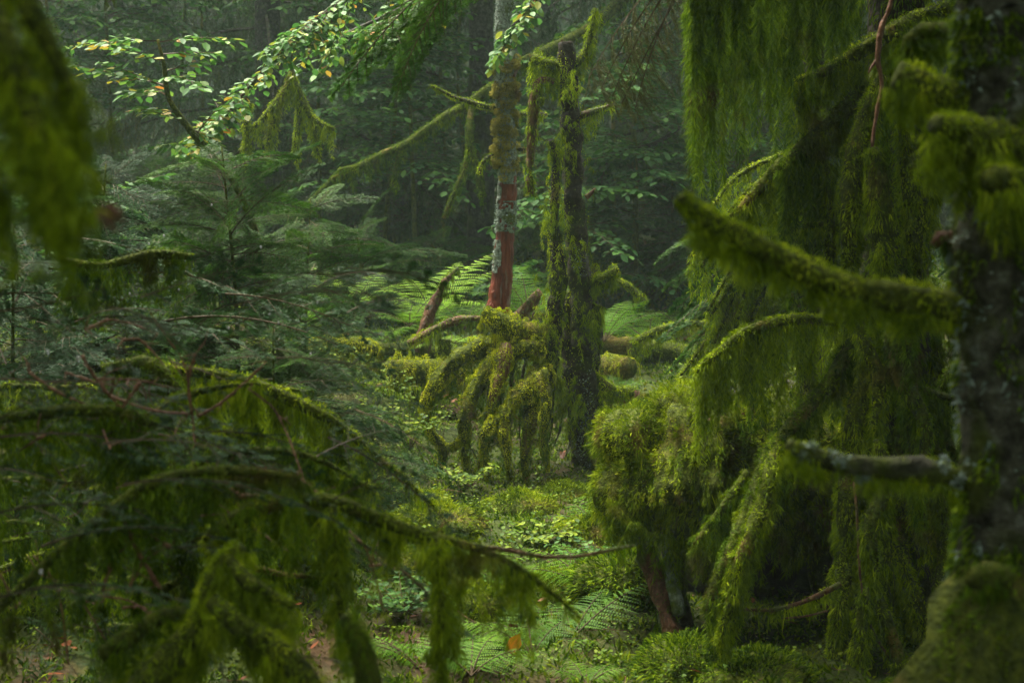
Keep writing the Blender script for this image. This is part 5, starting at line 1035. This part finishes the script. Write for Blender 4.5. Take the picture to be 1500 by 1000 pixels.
tw = [[(120, 520, 0, 3.5), (145, 560, 0, 3.5), (185, 605, 0, 3.5), (225, 640, 0, 3)], [(42, 545, 0, 4), (85, 575, 0, 3.5), (140, 598, 0, 3.5), (200, 628, 0, 3), (255, 640, 0, 2)], [(286, 518, 0, 4), (276, 560, 0, 3.5), (281, 605, 0, 3)], [(95, 545, 0, 3.5), (140, 560, 0, 3)], [(160, 580, 0, 4), (220, 600, 0, 3), (275, 606, 0, 3)], [(170, 610, 0, 3), (205, 560, 0, 4)], [(290, 610, 0, 4), (330, 585, 0, 3), (390, 530, 0, 2)],
      [(178, 752, -.3, 4), (192, 785, -.3, 4), (210, 822, -.3, 4.5), (236, 862, -.3, 4)], [(210, 822, -.3, 4), (192, 855, -.3, 4), (186, 868, -.3, 3)], [(230, 790, -.3, 4), (250, 800, -.3, 5)], [(190, 795, -.3, 3), (165, 820, -.3, 5), (150, 865, -.3, 5)], [(320, 700, 0, 4), (350, 725, 0, 6), (380, 725, 0, 5)], [(640, 785, -.1, 4), (652, 815, -.1, 5), (655, 840, -.1, 3)], [(0, 840, 0, 4), (25, 890, 0, 3)], [(370, 685, -.1, 3), (320, 690, -.1, 4)]]
for k in range(22):
    px, py = rng.uniform(-40, 640), rng.uniform(480, 980)
    if px > 420 and (py > 860 or py < 640): continue
    a_ = rng.uniform(-1.2, 1.2) + (math.pi if rng.random() < .3 else 0); l_ = rng.uniform(60, 170); tw.append([(px, py, 0, 3), (px + l_ * .4 * math.cos(a_), py + l_ * .4 * math.sin(a_) - 8, rng.normal(0, .04), 2.6), (px + l_ * math.cos(a_ + .2), py + l_ * math.sin(a_ + .2), rng.normal(0, .06), 1.6)])
for pts in tw:
    mb = MB(); pp_ = path(3.6, *pts); pp_[:, 3] *= .62; tube(mb, pp_, 18, 7, .5, .012)
    for _ in range(4):
        a_ = pp_[rng.integers(0, len(pp_)), :3]; d_ = unit(rand_unit(1)[0] + np.array([0, 0, .2])) * rng.uniform(.02, .07); tube(mb, np.array([[*a_, .0014], [*(a_ + d_ * .5 + rng.normal(0, .004, 3)), .0012], [*(a_ + d_), .0006]]), 5, 5, .3, .01)
    mb.build('bare_twig', [M['twig_pink']], t)
crown(t, x0, y0, 4.8, 9, 26, 3.0)

# spruce boughs that hang in from above, top centre and top right of centre
drops(t, [(P(px, py, Yd), r_) for px, py, Yd, r_ in [(70, 515, 3.4, .004), (115, 525, 3.4, .005), (218, 357, 5, .003), (382, 362, 5, .003), (408, 472, 4.6, .003), (262, 424, 4.8, .003), (455, 518, 4.5, .003), (240, 345, 5, .003), (60, 837, 3.1, .004), (395, 460, 4.7, .003), (310, 300, 5.2, .003), (465, 443, 4.8, .003), (190, 430, 4.9, .003), (335, 480, 4.5, .003)]])
t = thing('overhanging_bough', 'dark spruce twigs with fine needles hanging from the top edge, left of the dead spruce', 'branch', P(700, -120, 6.0))
boughs(t, [(P(730, -90, 6.0), 2.9, .55, .75, .2), (P(700, -70, 6.0), 2.6, .75, .6, -.3), (P(740, -60, 6.2), 3.3, .45, .6, 0), (P(690, -60, 5.9), 3.0, .9, .5, .5), (P(760, -80, 6.1), 2.8, .5, .6, .2)], FIR, (M['twig'], M['needle']))
t = thing('overhanging_bough', 'long fine drooping spruce twigs at the top edge, beside the moss curtains', 'branch', P(1050, -120, 7.2))
boughs(t, [(P(1060, -110, 7.2), 2.9 + .15 * k, .5 + .1 * k, .8, rng.normal(0, .4)) for k in range(6)], SPR, (M['twig'], M['needle_far']), base=1.5)

# ------------------------------------------------------------------ the misty air
def box(name, lo, hi, m):
    v = [(x, y, z) for x in (lo[0], hi[0]) for y in (lo[1], hi[1]) for z in (lo[2], hi[2])]
    f = [(0, 1, 3, 2), (4, 6, 7, 5), (0, 4, 5, 1), (2, 3, 7, 6), (0, 2, 6, 4), (1, 5, 7, 3)]
    me = bpy.data.meshes.new(name); me.from_pydata(v, [], f); me.materials.append(m); o = bpy.data.objects.new(name, me); COL.objects.link(o); return o
hm = bpy.data.materials.new('misty_air'); hm.use_nodes = True; n_ = hm.node_tree; n_.nodes.remove(n_.nodes['Principled BSDF'])
pv = n_.nodes.new('ShaderNodeVolumePrincipled'); pv.inputs['Density'].default_value = .0021; pv.inputs['Color'].default_value = (.74, .95, .86, 1); pv.inputs['Anisotropy'].default_value = .2
n_.links.new(pv.outputs[0], n_.nodes['Material Output'].inputs['Volume'])
tag(box('haze', (-86, -20, -2.5), (86, 128, 34), hm), 'thin mist hanging between the trees', 'haze', kind='stuff')
